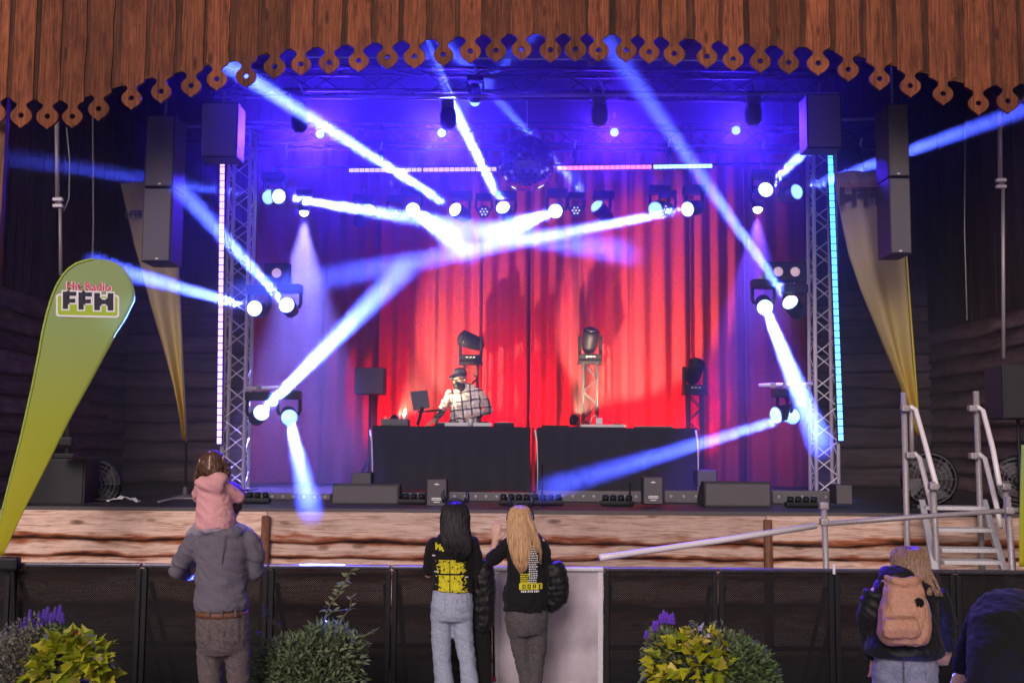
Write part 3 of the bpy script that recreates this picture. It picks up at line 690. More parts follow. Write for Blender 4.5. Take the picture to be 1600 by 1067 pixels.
def column_speaker(label, x0, y0, x1, ym, y2, Y, side):
    a = P(x0, y0, Y); b = P(x1, y2, Y); zm = P(x0, ym, Y).z; cx_ = (a.x + b.x) / 2; wd = b.x - a.x
    t = thing('column_speaker', label, 'speaker', (cx_, Y, b.z), 'hanging column speakers')
    for z0, z1 in ((zm + .006, a.z), (b.z, zm - .006)):
        k = MB().rbox((cx_, Y + .2, (z0 + z1) / 2), (wd, .4, z1 - z0), .012).build('cabinet', M['speaker_dark'], t)
        MB().rbox((cx_, Y - .004, (z0 + z1) / 2), (wd * .9, .016, (z1 - z0) * .97), .005).build('grille', M['speaker'], k)
        MB().rbox((cx_ + side * wd * .05, Y - .014, z0 + .03), (.03, .006, .014), .002).build('badge', M['white'], k)
    MB().tube([(cx_, Y + .15, a.z), (cx_, Y + .15, a.z + 1.0)], .01, 6).build('chain', M['galv'], t)
column_speaker('tall hanging column speaker at the left before the faded pointed flag', 229, 180, 266, 293, 409, 11.2, 1)
column_speaker('tall hanging column speaker at the right before the faded pointed flag', 1386, 162, 1425, 277, 397, 11.2, -1)

# pipes and cables hanging at the sides of the stage
for px, y0, y1, ym, lb in ((89, 190, 430, 320, 'thin vertical hanging pipe at the left between the pendants and the green flag'), (1562, 175, 560, 290, 'thin vertical hanging pipe at the right above the stairs')):
    t = thing('hanging_pipe', lb, 'pipe', P(px, y1, 11.8), 'hanging pipes')
    MB().tube([P(px, y0, 11.8), P(px + 1, ym, 11.8)], .026, 8).build('upper_pipe', M['galv'], t, smooth=True)
    MB().tube([P(px + 5, ym - 12, 11.8), P(px + 6, y1, 11.8)], .02, 8).build('lower_pipe', M['galv'], t, smooth=True)
    for k in (ym + 2, ym - 8): MB().rbox(P(px + 2, k, 11.78), (.11, .05, .035), .006).build('clamp', M['alu'], t)
for pts, lb in ((((104, 200), (109, 250), (108, 310), (100, 330)), 'thin cable looping down beside the left hanging pipe'), (((145, 180), (146, 350), (143, 470)), 'thin cable hanging straight before the dark planks left'), (((1508, 190), (1507, 360), (1511, 500)), 'thin cable hanging straight before the dark planks right')):
    tag(MB().tube([P(x, y, 12.2) for x, y in pts], .008, 5).build('hanging_cable', M['galv'], smooth=True), lb, 'cable')

# ------------------------------------------------------------------ flags
def flag_mat(name, stops, z0, z1, trans=.35):
    m, nt, b = base_mat(name, .75)
    tc = nd(nt, 'ShaderNodeTexCoord'); sp = nd(nt, 'ShaderNodeSeparateXYZ'); nt.links.new(tc.outputs['Generated'], sp.inputs[0])
    r = ramp(nt, sp.outputs[2], stops); nt.links.new(r.outputs[0], b.inputs['Base Color'])
    n = nd(nt, 'ShaderNodeTexNoise'); n.inputs['Scale'].default_value = 400; nt.links.new(mapped(nt, (1, 1, 1)).outputs[0], n.inputs[0]); bump(nt, b, n.outputs[0], .2, .003)
    tr = nd(nt, 'ShaderNodeBsdfTranslucent'); nt.links.new(r.outputs[0], tr.inputs[0]); mx = nd(nt, 'ShaderNodeMixShader'); mx.inputs[0].default_value = trans
    nt.links.new(b.outputs[0], mx.inputs[1]); nt.links.new(tr.outputs[0], mx.inputs[2]); nt.links.new(mx.outputs[0], nt.nodes['Material Output'].inputs[0]); return m
def flag(name, label, rows, Y, m, wave=.02, nx=14, folds=2.2, tilt=0.0):
    # rows: (y, left x, right x) of the photograph, resampled finely
    rr = []
    for (ya, la, ra), (yb, lb_, rb_) in zip(rows[:-1], rows[1:]):
        n = max(1, int(abs(yb - ya) / 9))
        for k in range(n): s_ = k / n; rr.append((ya + (yb - ya) * s_, la + (lb_ - la) * s_, ra + (rb_ - ra) * s_))
    rr.append(rows[-1])
    t = thing(name, label, 'flag', P(rows[-1][1], rows[-1][0], Y)); vs = []; fs = []
    for i, (y, l, r) in enumerate(rr):
        for j in range(nx + 1):
            s_ = j / nx; p = P(l + (r - l) * s_, y, Y)
            p.y += wave * math.sin(s_ * PI * folds + y * .004) + tilt * s_; vs.append(p)
    for i in range(len(rr) - 1):
        for j in range(nx): q = i * (nx + 1) + j; fs.append((q, q + nx + 1, q + nx + 2, q + 1))
    o = MB().add(vs, fs).build('cloth', m, t, smooth=True)
    md = o.modifiers.new('t', 'SOLIDIFY'); md.thickness = .004
    return t, rr
YFL = 9.25
gm = flag_mat('flag_green', [(0, (.58, .52, .02)), (.45, (.48, .54, .06)), (.8, (.40, .54, .19)), (1, (.40, .53, .22))], 0, 1)
rows_l = [(405, 146, 158), (407, 134, 172), (412, 118, 184), (420, 106, 194), (430, 97, 202), (443, 89, 208), (458, 82, 211), (470, 78, 211), (490, 72, 201), (520, 65, 183), (550, 60, 167), (600, 50, 140), (650, 39, 112), (690, 30, 92), (740, 17, 67), (800, 2, 36), (840, -6, 17), (868, -10, 4)]
tf, rr = flag('beach_flag', 'bright green teardrop flag with a radio logo at the left', rows_l, YFL, gm, wave=.005, folds=1.2)
MB().tube([P(l + 1.5, y, YFL + .004) for y, l, r in rr] , .012, 8).build('pole', plain('pole_sleeve', (.36, .46, .08), .7), tf, smooth=True)
MB().tube([P(-10, 866, YFL), V((P(-14, 900, YFL).x, YFL, .1))], .014, 8).build('pole_foot', M['galv'], tf)
# the logo print
UF = YFL / F
def onflag(px, py, off=.012):
    p = P(px, py, YFL); p.y -= off; return p
def sheet(name, polys, m, parent, off, z=0):
    mb = MB()
    for poly in polys:
        n = len(poly); mb.add([onflag(x, y, off) for x, y in poly], [tuple(range(n))])
    return mb.build(name, m, parent)
def rrect(x0, y0, x1, y1, r, sk=0.02):
    pts = []
    for cx_, cy_, a0 in ((x1 - r, y0 + r, -90), (x1 - r, y1 - r, 0), (x0 + r, y1 - r, 90), (x0 + r, y0 + r, 180)):
        for k in range(5):
            a = math.radians(a0 + 22.5 * k); pts.append((cx_ + r * math.cos(a), cy_ + r * math.sin(a)))
    return [(x, y + sk * (x - x0)) for x, y in pts]
whitep = plain('print_white', (.82, .80, .80), .6, var=.03); darkp = plain('print_dark', (.02, .018, .04), .6, var=.1); redp = plain('print_red', (.62, .03, .10), .6, var=.05); limep = plain('print_lime', (.36, .52, .03), .6, var=.05)
lg = sheet('logo_border', [rrect(88, 459, 187, 495, 5)], whitep, tf, .0085)
sheet('logo_field', [rrect(91, 462, 184, 492, 3.5)], limep, lg, .0095)
def letter(ch, x, y, w_, h, t, sk=.02, g=0):
    R_ = lambda a, b, c_, d: [(a - g, b - g + sk * (a - 99)), (c_ + g, b - g + sk * (a - 99)), (c_ + g, d + g + sk * (a - 99)), (a - g, d + g + sk * (a - 99))]
    sl_ = 0
    if ch == 'F': return [R_(x, y, x + t, y + h), R_(x + t - .01, y, x + w_, y + t * .8), R_(x + t - .01, y + h * .40, x + w_ * .92, y + h * .40 + t * .8)]
    return [R_(x, y, x + t, y + h), R_(x + w_ - t, y, x + w_, y + h), R_(x + t - .01, y + h * .38, x + w_ - t + .01, y + h * .38 + t * .8)]
L3 = [('F', 99, 456, 21, 27, 8), ('F', 123.5, 456.5, 21, 27, 8), ('H', 148, 457, 30, 27, 9)]
for i, l in enumerate(L3):
    sheet('letter_outline', letter(*l, g=2.4), whitep, lg, .0105 + .0002 * i)
    sheet('letter', letter(*l, g=0), darkp, lg, .012 + .0002 * i)
def text_mesh(txt, size, off=0.0, bold=0.0):
    cu_ = bpy.data.curves.new('t', 'FONT'); cu_.body = txt; cu_.size = size; cu_.offset = bold; cu_.resolution_u = 3; cu_.space_character = 1.02
    o = bpy.data.objects.new('t', cu_); C.objects.link(o); dg = bpy.context.evaluated_depsgraph_get()
    me = bpy.data.meshes.new_from_object(o.evaluated_get(dg)); bpy.data.objects.remove(o); return me
def text_at(name, txt, x0, x1, ybase, Y, m, parent, bold, yoff, sk=0.0, flip=False, hscale=1.0):
    me = text_mesh(txt, 1.0, bold=bold); xsz = max(v.co.x for v in me.vertices) - min(v.co.x for v in me.vertices); xm = min(v.co.x for v in me.vertices)
    off = root_loc(parent)
    for v in me.vertices:
        u = (v.co.x - xm) / xsz
        if flip: u = 1 - u
        px = x0 + (x1 - x0) * u; py = ybase - v.co.y * (x1 - x0) / xsz * hscale + sk * (px - x0)
        p = P(px, py, Y); p.y -= yoff; v.co = p - off
    me.materials.append(m); o = bpy.data.objects.new(name, me); C.objects.link(o); o.parent = parent; return o
text_at('lettering_outline', 'Hit Radio', 104, 176, 453.5, YFL, whitep, lg, .055, .0125, .03)
text_at('lettering', 'Hit Radio', 105.5, 174.5, 453, YFL, redp, lg, .018, .0140, .03)
# the two faded flags on the stage, seen from behind
fm = flag_mat('flag_faded', [(0, (.80, .56, .04)), (.35, (.62, .50, .20)), (.7, (.55, .46, .28)), (1, (.46, .42, .30))], 0, 1, .45)
def rows_px(lst): return lst
tb, rb = flag('feather_flag', 'faded yellowish pointed flag hanging behind the left column speaker', [(285, 186, 272), (330, 196, 274), (380, 207, 277), (430, 221, 282), (480, 234, 283), (540, 252, 286), (600, 269, 288), (650, 281, 290), (688, 287, 291)], 12.1, fm, wave=.05, folds=3.0)
MB().tube([P(291, 690, 12.1), V((P(290, 760, 12.1).x, 12.1, DECK + .02))], .014, 8).build('pole', M['black'], tb)
MB().tube([P(291 - (688 - y) * .047, y, 12.12) for y in (690, 600, 500, 400, 300, 280)], .01, 6).build('spring_pole', M['white'], tb, smooth=True)
MB().lathe((P(290, 760, 12.1).x, 12.1, DECK), (0, 0, 1), [(.14, 0), (.14, .02), (.03, .05), (.026, .12), (.02, .13)], 12).build('base_weight', M['grey_plastic'], tb)
tb2, rb2 = flag('feather_flag', 'faded yellow pointed flag with a mirrored logo behind the right column speaker', [(268, 1306, 1376), (300, 1309, 1380), (350, 1318, 1402), (400, 1329, 1411), (450, 1346, 1415), (500, 1366, 1419), (550, 1386, 1423), (600, 1406, 1428), (640, 1420, 1433), (680, 1431, 1437)], 12.1, fm, wave=.05, folds=3.0)
MB().tube([P(1436, 680, 12.1), V((P(1438, 760, 12.1).x, 12.1, DECK + .02))], .014, 8).build('pole', M['black'], tb2)
MB().tube([P(1437 - (680 - y) * .075, y, 12.12) for y in (680, 600, 500, 420, 340, 268)], .012, 6).build('spring_pole', plain('pole_yellow', (.5, .4, .05), .5), tb2, smooth=True)
dimp = plain('print_dim', (.05, .045, .05), .7, var=.1); dimw = plain('print_dimw', (.30, .16, .2), .7, var=.1)
text_at('lettering', 'Hit Radio', 1309, 1371, 296, 12.1, dimw, tb2, .03, .07, 0, flip=True)
text_at('lettering', 'FFH', 1309, 1373, 322, 12.1, dimp, tb2, .05, .07, 0, flip=True, hscale=.95)
text_at('lettering', 'FFH', 199, 224, 342, 12.1, dimp, tb, .05, .07, 0, flip=True)
ey = flag('beach_flag', 'sliver of a yellow flag at the right edge beside the stairs', [(695, 1596, 1640), (760, 1594, 1636), (830, 1592, 1628), (885, 1592, 1618)], 9.3, gm, wave=.01)[0]
MB().tube([P(1618, 885, 9.3), V((P(1618, 900, 9.3).x, 9.3, .05))], .014, 8).build('pole', M['galv'], ey)

# ------------------------------------------------------------------ things on the deck
def onto(px, Y): p = P(px, 770, Y); p.z = DECK; return p
# draped DJ tables
YTB = 14.3
zt = P(800, 667, YTB).z
def dj_table(label, x0, x1, slit):
    a = P(x0, 700, YTB).x; b = P(x1, 700, YTB).x; t = thing('draped_table', label, 'table', ((a + b) / 2, YTB + .4, DECK), 'draped tables on the stage')
    MB().rbox(((a + b) / 2, YTB + .42, zt - .02), (b - a, .82, .035), .006).build('tabletop', M['black'], t)
    n = 60; vs = []; fs = []
    path = [(a, YTB + .8), (a, YTB)] + [(a + (b - a) * k / n, YTB) for k in range(1, n)] + [(b, YTB), (b, YTB + .8)]
    zs = (DECK + .015, DECK + .3, zt - .12, zt + .004)
    for zi, z in enumerate(zs):
        for k, (x, y) in enumerate(path):
            f = .02 * (1 - zi / 3.2) * math.sin(x * 23 + 1.5 * math.sin(x * 7)); vs.append((x, y - .012 - f * .8, z))
    m_ = len(path)
    for zi in range(len(zs) - 1):
        for k in range(m_ - 1): q = zi * m_ + k; fs.append((q, q + 1, q + m_ + 1, q + m_))
    o = MB().add(vs, fs).build('cloth', M['cloth_black'], t); md = o.modifiers.new('t', 'SOLIDIFY'); md.thickness = .006
    for x in (a + .04, b - .04):
        for y in (YTB + .08, YTB + .76): MB().tube([(x, y, DECK), (x, y, zt - .03)], .02, 8).build('leg', M['alu'], t)
dj_table('black draped table under the DJ and his laptop', 582, 829, 0)
dj_table('black draped table without a person to the right of the DJ', 840, 1090, 0)
a = P(834, 700, YTB)
tag(MB().add([(a.x - .028, YTB + .03, DECK + .01), (a.x + .02, YTB + .03, DECK + .01), (a.x + .015, YTB + .03, zt), (a.x - .03, YTB + .03, zt), (a.x - .028, YTB + .05, DECK + .01), (a.x + .02, YTB + .05, DECK + .01), (a.x + .015, YTB + .05, zt), (a.x - .03, YTB + .05, zt)], [(0, 1, 2, 3), (7, 6, 5, 4), (0, 4, 5, 1), (3, 2, 6, 7), (0, 3, 7, 4), (1, 5, 6, 2)]).build('red_cloth', M['red_cloth']), 'narrow red cloth strip showing between the two draped tables', 'cloth')
for px, lb in ((580, 'pale strap hanging at the left end of the draped tables'), (838, 'pale strap hanging in the gap between the draped tables'), (1089, 'pale strap hanging at the right end of the draped tables')):
    tag(MB().tube([P(px - 2, 672, YTB - .03), P(px + 1, 690, YTB - .04), P(px + 2, 725, YTB - .04), P(px + 2, 766, YTB - .05)], [.014, .010, .008, .008], 6).build('strap', M['white'], smooth=True), lb, 'strap')
# on the tables
ZT2 = zt + .006
def ontab(px, Y): p = P(px, 667, Y); p.z = ZT2; return p
YTT = 14.55
p = ontab(618, YTT); t = thing('flight_case', 'low grey case at the left end of the DJ table', 'case', p)
MB().rbox(p + V((0, 0, .045)), (.36, .3, .09), .01).build('case_body', M['grey_plastic'], t)
for k in range(5): MB().lathe(p + V((-.13 + .065 * k, -.06, .09)), (0, 0, 1), [(.014, 0), (.012, .03), (.002, .031)], 8).build('knob', M['white'], t)
MB().lathe(p + V((.13, .02, .09)), (0, 0, 1), [(.03, 0), (.03, .07), (.02, .1), (.012, .13)], 10).build('bottle', M['white'], t)
p = ontab(655, YTT); t = thing('laptop', 'dark laptop on a stand turned toward the DJ', 'laptop', p)
MB().tube([P(652, 664, YTT), P(656, 652, YTT), P(660, 636, YTT)], .02, 8).build('stand', M['black'], t)
MB().add([P(641, 612, YTT + .0), P(668, 609, YTT + .05), P(672, 637, YTT + .03), P(646, 642, YTT - .02), P(641, 612, YTT + .02) + V((0, .01, 0)), P(668, 609, YTT + .07) + V((0, .01, 0)), P(672, 637, YTT + .05) + V((0, .01, 0)), P(646, 642, YTT) + V((0, .01, 0))], [(3, 2, 1, 0), (4, 5, 6, 7), (0, 1, 5, 4), (1, 2, 6, 5), (2, 3, 7, 6), (3, 0, 4, 7)]).build('screen', M['grey_plastic'], t)
c_ = P(672, 642, YTT + .14); MB().rbox(c_, (.32, .23, .022), .006, Matrix.Rotation(-.1, 3, 'Y')).build('keyboard', M['black'], t)
p = ontab(732, YTT); t = thing('dj_controller', 'long pale mixing controller in front of the DJ', 'mixer', p)
MB().rbox(p + V((0, 0, .025)), (.62, .3, .05), .008).build('mixer_body', M['white'], t)
for k in range(6): MB().lathe(p + V((-.24 + .096 * k, -.05, .05)), (0, 0, 1), [(.014, 0), (.012, .025), (.002, .026)], 8).build('knob', M['black'], t)
for k in (-.2, .2): MB().lathe(p + V((k, .06, .05)), (0, 0, 1), [(.075, 0), (.075, .012), (.01, .014)], 20).build('jog_wheel', M['black'], t)
p = ontab(735, YTT - .16); tag(MB().lathe(p, (0, 0, 1), [(.03, 0), (.034, .1), (.03, .1), (.027, .02)], 12).build('cup', M['white'], smooth=True), 'white cup before the DJ on the table edge', 'cup')
p = ontab(787, YTT); t = thing('record_player', 'flat dark turntable right of the mixing controller', 'turntable', p)
MB().rbox(p + V((0, 0, .025)), (.28, .28, .05), .008).build('plinth', M['black'], t); MB().lathe(p + V((0, 0, .05)), (0, 0, 1), [(.11, 0), (.11, .012), (.005, .016)], 22).build('platter', M['galv'], t)
p = ontab(692, YTT); t = thing('record_player', 'flat dark turntable under the hand of the DJ', 'turntable', p)
MB().rbox(p + V((0, 0, .02)), (.2, .26, .04), .008).build('plinth', M['black'], t); MB().lathe(p + V((0, 0, .04)), (0, 0, 1), [(.085, 0), (.085, .012), (.005, .016)], 22).build('platter', M['galv'], t)
p = ontab(942, YTT); t = thing('keyboard_deck', 'long white flat deck lying on the right table', 'mixer', p)
MB().rbox(p + V((0, 0, .02)), (.60, .24, .035), .006).build('deck_body', M['white'], t); MB().rbox(p + V((.2, 0, .045)), (.12, .12, .018), .004).build('panel', M['grey_plastic'], t)
p = ontab(936, YTT + .05); t = thing('power_supply', 'small white box with a curled cable on the right table', 'power box', p + V((0, 0, .04)))
MB().rbox(p + V((0, 0, .085)), (.085, .07, .09), .012).build('box', M['white'], t); MB().tube([p + V((-.02, 0, .12)), p + V((-.05, 0, .17)), p + V((-.1, 0, .13)), p + V((-.12, 0, .05))], .007, 6).build('cable', M['white'], t, smooth=True)
p = ontab(868, YTT); tag(MB().rbox(p + V((0, 0, .012)), (.36, .2, .024), .006).build('flat_case', M['black']), 'flat black case on the left half of the right table', 'case')
p = ontab(1020, YTT); tag(MB().rbox(p + V((0, 0, .012)), (.5, .22, .024), .006).build('flat_case', M['grey_plastic']), 'flat grey case on the right half of the right table', 'case')
# moving heads on small black truss stands behind the tables
def head_stand(px, py, label, tilt, Y=15.6):
    c = P(px, py, Y); t = thing('lamp_stand', label, 'lamp stand', (c.x, Y, DECK), 'lamp stands behind the tables'); wd = .2
    top = P(px, py + 42, Y).z
    for sx in (-1, 1):
        for sy in (-1, 1): MB().tube([(c.x + sx * wd / 2, Y + sy * wd / 2, DECK), (c.x + sx * wd / 2, Y + sy * wd / 2, top)], .018, 8).build('chord', M['truss_dark'], t)
    n = int((top - DECK) / .19)
    for k in range(n):
        s_ = 1 if k % 2 else -1; z0 = DECK + (top - DECK) * k / n; z1 = DECK + (top - DECK) * (k + 1) / n
        for sy in (-1, 1): brace((c.x - s_ * wd / 2, Y + sy * wd / 2, z0), (c.x + s_ * wd / 2, Y + sy * wd / 2, z1), .009, M['truss_dark'], t)
    MB().rbox((c.x, Y, top + .02), (.34, .3, .04), .006).build('top_plate', M['black'], t)
    h = thing('moving_light', label.replace('stand', 'moving lamp').replace('truss moving lamp', 'moving lamp on the stand'), 'stage lamp', (c.x, Y, top + .04), 'unlit moving lamps')
    MB().rbox((c.x, Y, top + .09), (.33, .24, .10), .015).build('base', M['black'], h)
    for k in (-1, 0, 1): MB().rbox((c.x + .05 * k, Y - .121, top + .1), (.03, .006, .018), .002).build('display', M['white'], h)
    for s_ in (-1, 1): MB().rbox((c.x + s_ * .15, Y, top + .26), (.045, .12, .3), .02).build('yoke_arm', M['black'], h)
    d = V((math.sin(tilt), -.6, math.cos(tilt))).normalized(); cc = V((c.x, Y, top + .34))
    MB().lathe(cc - d * .2, d, [(.05, 0), (.09, .04), (.11, .12), (.115, .26), (.12, .36), (.1, .375), (.02, .38)], 16).build('head', M['black'], h, smooth=True)
    MB().lathe(cc + d * .18, d, [(.09, 0), (.05, .02), (.004, .026)], 14).build('lens', plain('lens_dark', (.03, .03, .04), .08, var=.1), h, smooth=True)
head_stand(736, 528, 'dark truss stand behind the DJ', -1.25)
head_stand(922, 527, 'dark truss stand behind the right table', .1)
head_stand(1085, 575, 'dark truss stand at the right end of the tables', .2)
t, c, wd, h = box_speaker('stand_speaker', 'dim dark speaker on a stand left of the DJ table', 'speaker', 554, 574, 600, 616, 15.6, .3)
MB().tube([(c.x, 15.75, c.z - h / 2), (c.x, 15.75, DECK)], .02, 8).build('pole', M['black'], t)
for k in range(3): MB().tube([(c.x, 15.75, DECK + .4), (c.x + .35 * math.cos(k * 2.1), 15.75 + .35 * math.sin(k * 2.1), DECK + .015)], .014, 6).build('leg', M['black'], t)
# wedges, small logo boxes, light bars at the stage edge
def wedge(label, x0, y0, x1, y1, Y):
    a = P(x0, y0, Y); b = P(x1, y1, Y); h = a.z - DECK; c = (a.x + b.x) / 2; wd = b.x - a.x; t = thing('floor_monitor', label, 'floor monitor', (c, Y, DECK), 'floor monitors')
    prof_ = [(0, 0), (.46, 0), (.46, h * .3), (.2, h), (.03, h)]
    MB().prism([(y, z) for y, z in prof_], (c - wd / 2, Y, DECK + .004), (0, 1, 0), (0, 0, 1), -wd).build('cabinet', M['speaker_dark'], t)
    MB().rbox((c, Y + .005, DECK + h * .5), (wd * .96, .02, h * .86), .008).build('grille', M['speaker'], t)
    for s_ in (-1, 1): MB().rbox((c + s_ * wd * .5, Y + .2, DECK + h * .55), (.012, .12, .05), .004).build('handle', M['black'], t)
wedge('wide black floor monitor left of the small logo box', 519, 757, 623, 793, 11.3)
wedge('wide black floor monitor right of the small logo box', 1101, 753, 1205, 789, 11.3)
box_speaker('front_fill_speaker', 'small upright black box with a white emblem above the dark haired girl', 'speaker', 667, 748, 698, 791, 11.1, .22, group='small emblem boxes at the stage edge', logo=True)
box_speaker('front_fill_speaker', 'small upright black box with a white emblem left of the right floor monitor', 'speaker', 1005, 745, 1036, 788, 11.1, .22, group='small emblem boxes at the stage edge', logo=True)
box_speaker('small_speaker', 'small black cube speaker at the foot of the right truss tower', 'speaker', 1306, 757, 1332, 788, 11.4, .25)
box_speaker('small_speaker', 'small dark box behind the left floor monitor', 'speaker', 549, 738, 580, 762, 13.4, .3)
box_speaker('small_speaker', 'small dark box behind the right floor monitor', 'speaker', 1089, 734, 1120, 760, 13.4, .3)
def trunk(label, x0, x1, y0, Y):
    a = P(x0, y0, Y); b = P(x1, y0, Y); h = a.z - DECK; t = thing('floor_bar', label, 'light bar', ((a.x + b.x) / 2, Y, DECK), 'low grey bars along the stage edge')
    MB().rbox(((a.x + b.x) / 2, Y + .09, DECK + h / 2 + .003), (b.x - a.x, .16, h), .01).build('bar_body', M['grey_plastic'], t)
    n = max(3, int((b.x - a.x) / .11))
    for k in range(n): MB().lathe((a.x + (b.x - a.x) * (k + .5) / n, Y + .01, DECK + h * .55), (0, -1, 0), [(.018, 0), (.013, .006), (.002, .007)], 8).build('led', M['galv'], t)
for lb, x0, x1, y0 in (('low grey bar on the deck between the left tower and the left floor monitor', 384, 516, 771), ('low grey bar on the deck left of the emblem box', 626, 664, 770), ('low grey bar between the emblem box and the table gap', 702, 834, 769), ('low grey bar right of the table gap', 838, 1002, 767), ('low grey bar before the right emblem box and monitor', 1039, 1098, 767), ('low grey bar behind the right floor monitor toward the tower', 1208, 1300, 767)):
    trunk(lb, x0, x1, y0, 12.0)
def low_lamp(px, label, Y=11.3):
    b = onto(px, Y); t = thing('floor_lamp', label, 'stage lamp', b, 'low lamps on the deck')
    MB().rbox(b + V((0, .06, .03)), (.34, .12, .05), .015).build('housing', M['black'], t)
    for k in range(4):
        MB().lathe(b + V((-.12 + .08 * k, .06, .055)), (0, -.5, .85), [(.035, 0), (.036, .05), (.02, .06), (.003, .062)], 10).build('lamp_cup', M['black'], t, smooth=True)
low_lamp(640, 'cluster of four black lamp cups left of the left emblem box'); low_lamp(805, 'cluster of four black lamp cups near the blonde girl'); low_lamp(855, 'cluster of four black lamp cups just right of the blonde girl'); low_lamp(965, 'cluster of four black lamp cups left of the right emblem box'); low_lamp(1255, 'cluster of four black lamp cups by the right tower foot'); low_lamp(395, 'cluster of four black lamp cups right of the pink hooded child')
for px, lb in ((847, 'thin black mast at the stage edge near the table gap'), (984, 'thin black mast at the stage edge near the right emblem box')):
    b = onto(px, 11.1); tag(MB().tube([b, b + V((0, 0, .42 if px < 900 else .25))], .012, 6).build('mast', M['black']), lb, 'pole')
# left: subwoofer, fan, pole; right: fan, monitor box
t, c, wd, h = box_speaker('subwoofer', 'big black subwoofer on the deck behind the green flag', 'speaker', 48, 716, 131, 796, 11.1, .6, m=M['speaker_dark'])
def ring(mb, c, ax, R_, r, n=24):
    ax = V(ax).normalized(); a = ax.cross(V((0, 0, 1))).normalized(); b = ax.cross(a)
    pts = [V(c) + (a * math.cos(2 * PI * k / n) + b * math.sin(2 * PI * k / n)) * R_ for k in range(n + 1)]; return mb.tube(pts, r, 6, cap=False)
def fan(px, py, R_, Y, label):
    c = P(px, py, Y); t = thing('stage_fan', label, 'fan', (c.x, Y, DECK)); ax = V((.25 if px < 800 else -.25, -1, 0)).normalized(); mb = MB()
    for rr_ in (1, .82, .64, .46, .28): ring(mb, c + ax * .06, ax, R_ * rr_, .004)
    a = ax.cross(V((0, 0, 1))).normalized(); b2 = ax.cross(a)
    for k in range(12): q = a * math.cos(k * PI / 6) + b2 * math.sin(k * PI / 6); mb.tube([c + ax * .06 + q * R_ * .15, c + ax * .06 + q * R_], .004, 5)
    mb.build('guard', M['grey_plastic'], t)
    mb = MB(); ring(mb, c, ax, R_ * 1.02, .03, 28); mb.build('drum', M['black'], t, smooth=True)
    for k in range(4):
        an = k * PI / 2 + .4; q = a * math.cos(an) + b2 * math.sin(an); s_ = a * -math.sin(an) + b2 * math.cos(an)
        MB().add([c + q * R_ * .15 - s_ * .03 - ax * .02, c + q * R_ * .15 + s_ * .03 + ax * .02, c + q * R_ * .9 + s_ * .11 + ax * .03, c + q * R_ * .9 - s_ * .07 - ax * .03], [(0, 1, 2, 3)]).build('blade', M['grey_plastic'], t)
    MB().lathe(c - ax * .1, ax, [(.08, 0), (.08, .14), (.05, .18), (.005, .185)], 14).build('hub', M['black'], t, smooth=True)
    MB().tube([(c.x - R_ * .8, Y, DECK + .02), (c.x - R_ * 1.04, Y, c.z), ], .014, 6).build('stand_leg', M['black'], t); MB().tube([(c.x + R_ * .8, Y, DECK + .02), (c.x + R_ * 1.04, Y, c.z)], .014, 6).build('stand_leg', M['black'], t)
    MB().rbox((c.x, Y, DECK + .02), (R_ * 1.9, .3, .03), .008).build('stand_foot', M['black'], t)
fan(150, 756, .235, 11.5, 'round black drum fan beside the subwoofer at the left')
fan(1452, 748, .26, 11.6, 'round black drum fan behind the metal stairs')
fan(1590, 752, .24, 11.6, 'round black drum fan partly cut off at the right edge')
b = P(106, 712, 10.9); t = thing('black_post', 'black post standing against the right edge of the green flag', 'post', (b.x, 10.9, DECK + .05))
MB().tube([(b.x, 10.9, P(106, 716, 10.9).z), P(106, 625, 10.9)], .03, 10).build('post_tube', M['black'], t); MB().rbox(P(104, 690, 10.88), (.14, .1, .1), .02).build('clamp', M['black'], t)
MB().rbox(P(104, 712, 10.9), (.2, .16, .05), .01).build('foot', M['black'], t)
# crumpled white cloth behind the fan
mb = MB(); n = 12; b = P(190, 786, 11.2); vs = []
for i in range(n + 1):
    for j in range(6):
        x = -.16 + .32 * i / n; y = .1 * j / 5; vs.append((b.x + x, 11.2 + y, DECK + .005 + .07 * abs(noise.noise(V((x * 14, y * 18, 3)))) + .03 * math.sin(i / n * PI)))
tag(mb.add(vs, [(i * 6 + j, (i + 1) * 6 + j, (i + 1) * 6 + j + 1, i * 6 + j + 1) for i in range(n) for j in range(5)]).build('crumpled_cloth', M['white'], smooth=True), 'crumpled pale cloth lying on the deck right of the left fan', 'cloth')
tag(MB().tube([onto(248, 11.2) + V((0, 0, .012)), onto(270, 11.5) + V((0, 0, .03)), onto(300, 11.6) + V((0, 0, .03)), onto(330, 11.3) + V((0, 0, .012))], .012, 6).build('deck_cable', M['galv'], smooth=True), 'grey cable looping over the deck left of the pink child', 'cable')
t, c, wd, h = box_speaker('side_speaker', 'black speaker with a blue lit flank high at the right edge', 'speaker', 1566, 570, 1640, 655, 11.3, .45, m=M['speaker_dark'])
MB().tube([(c.x, 11.5, c.z - h / 2), (c.x, 11.5, DECK)], .02, 8).build('pole', M['black'], t)

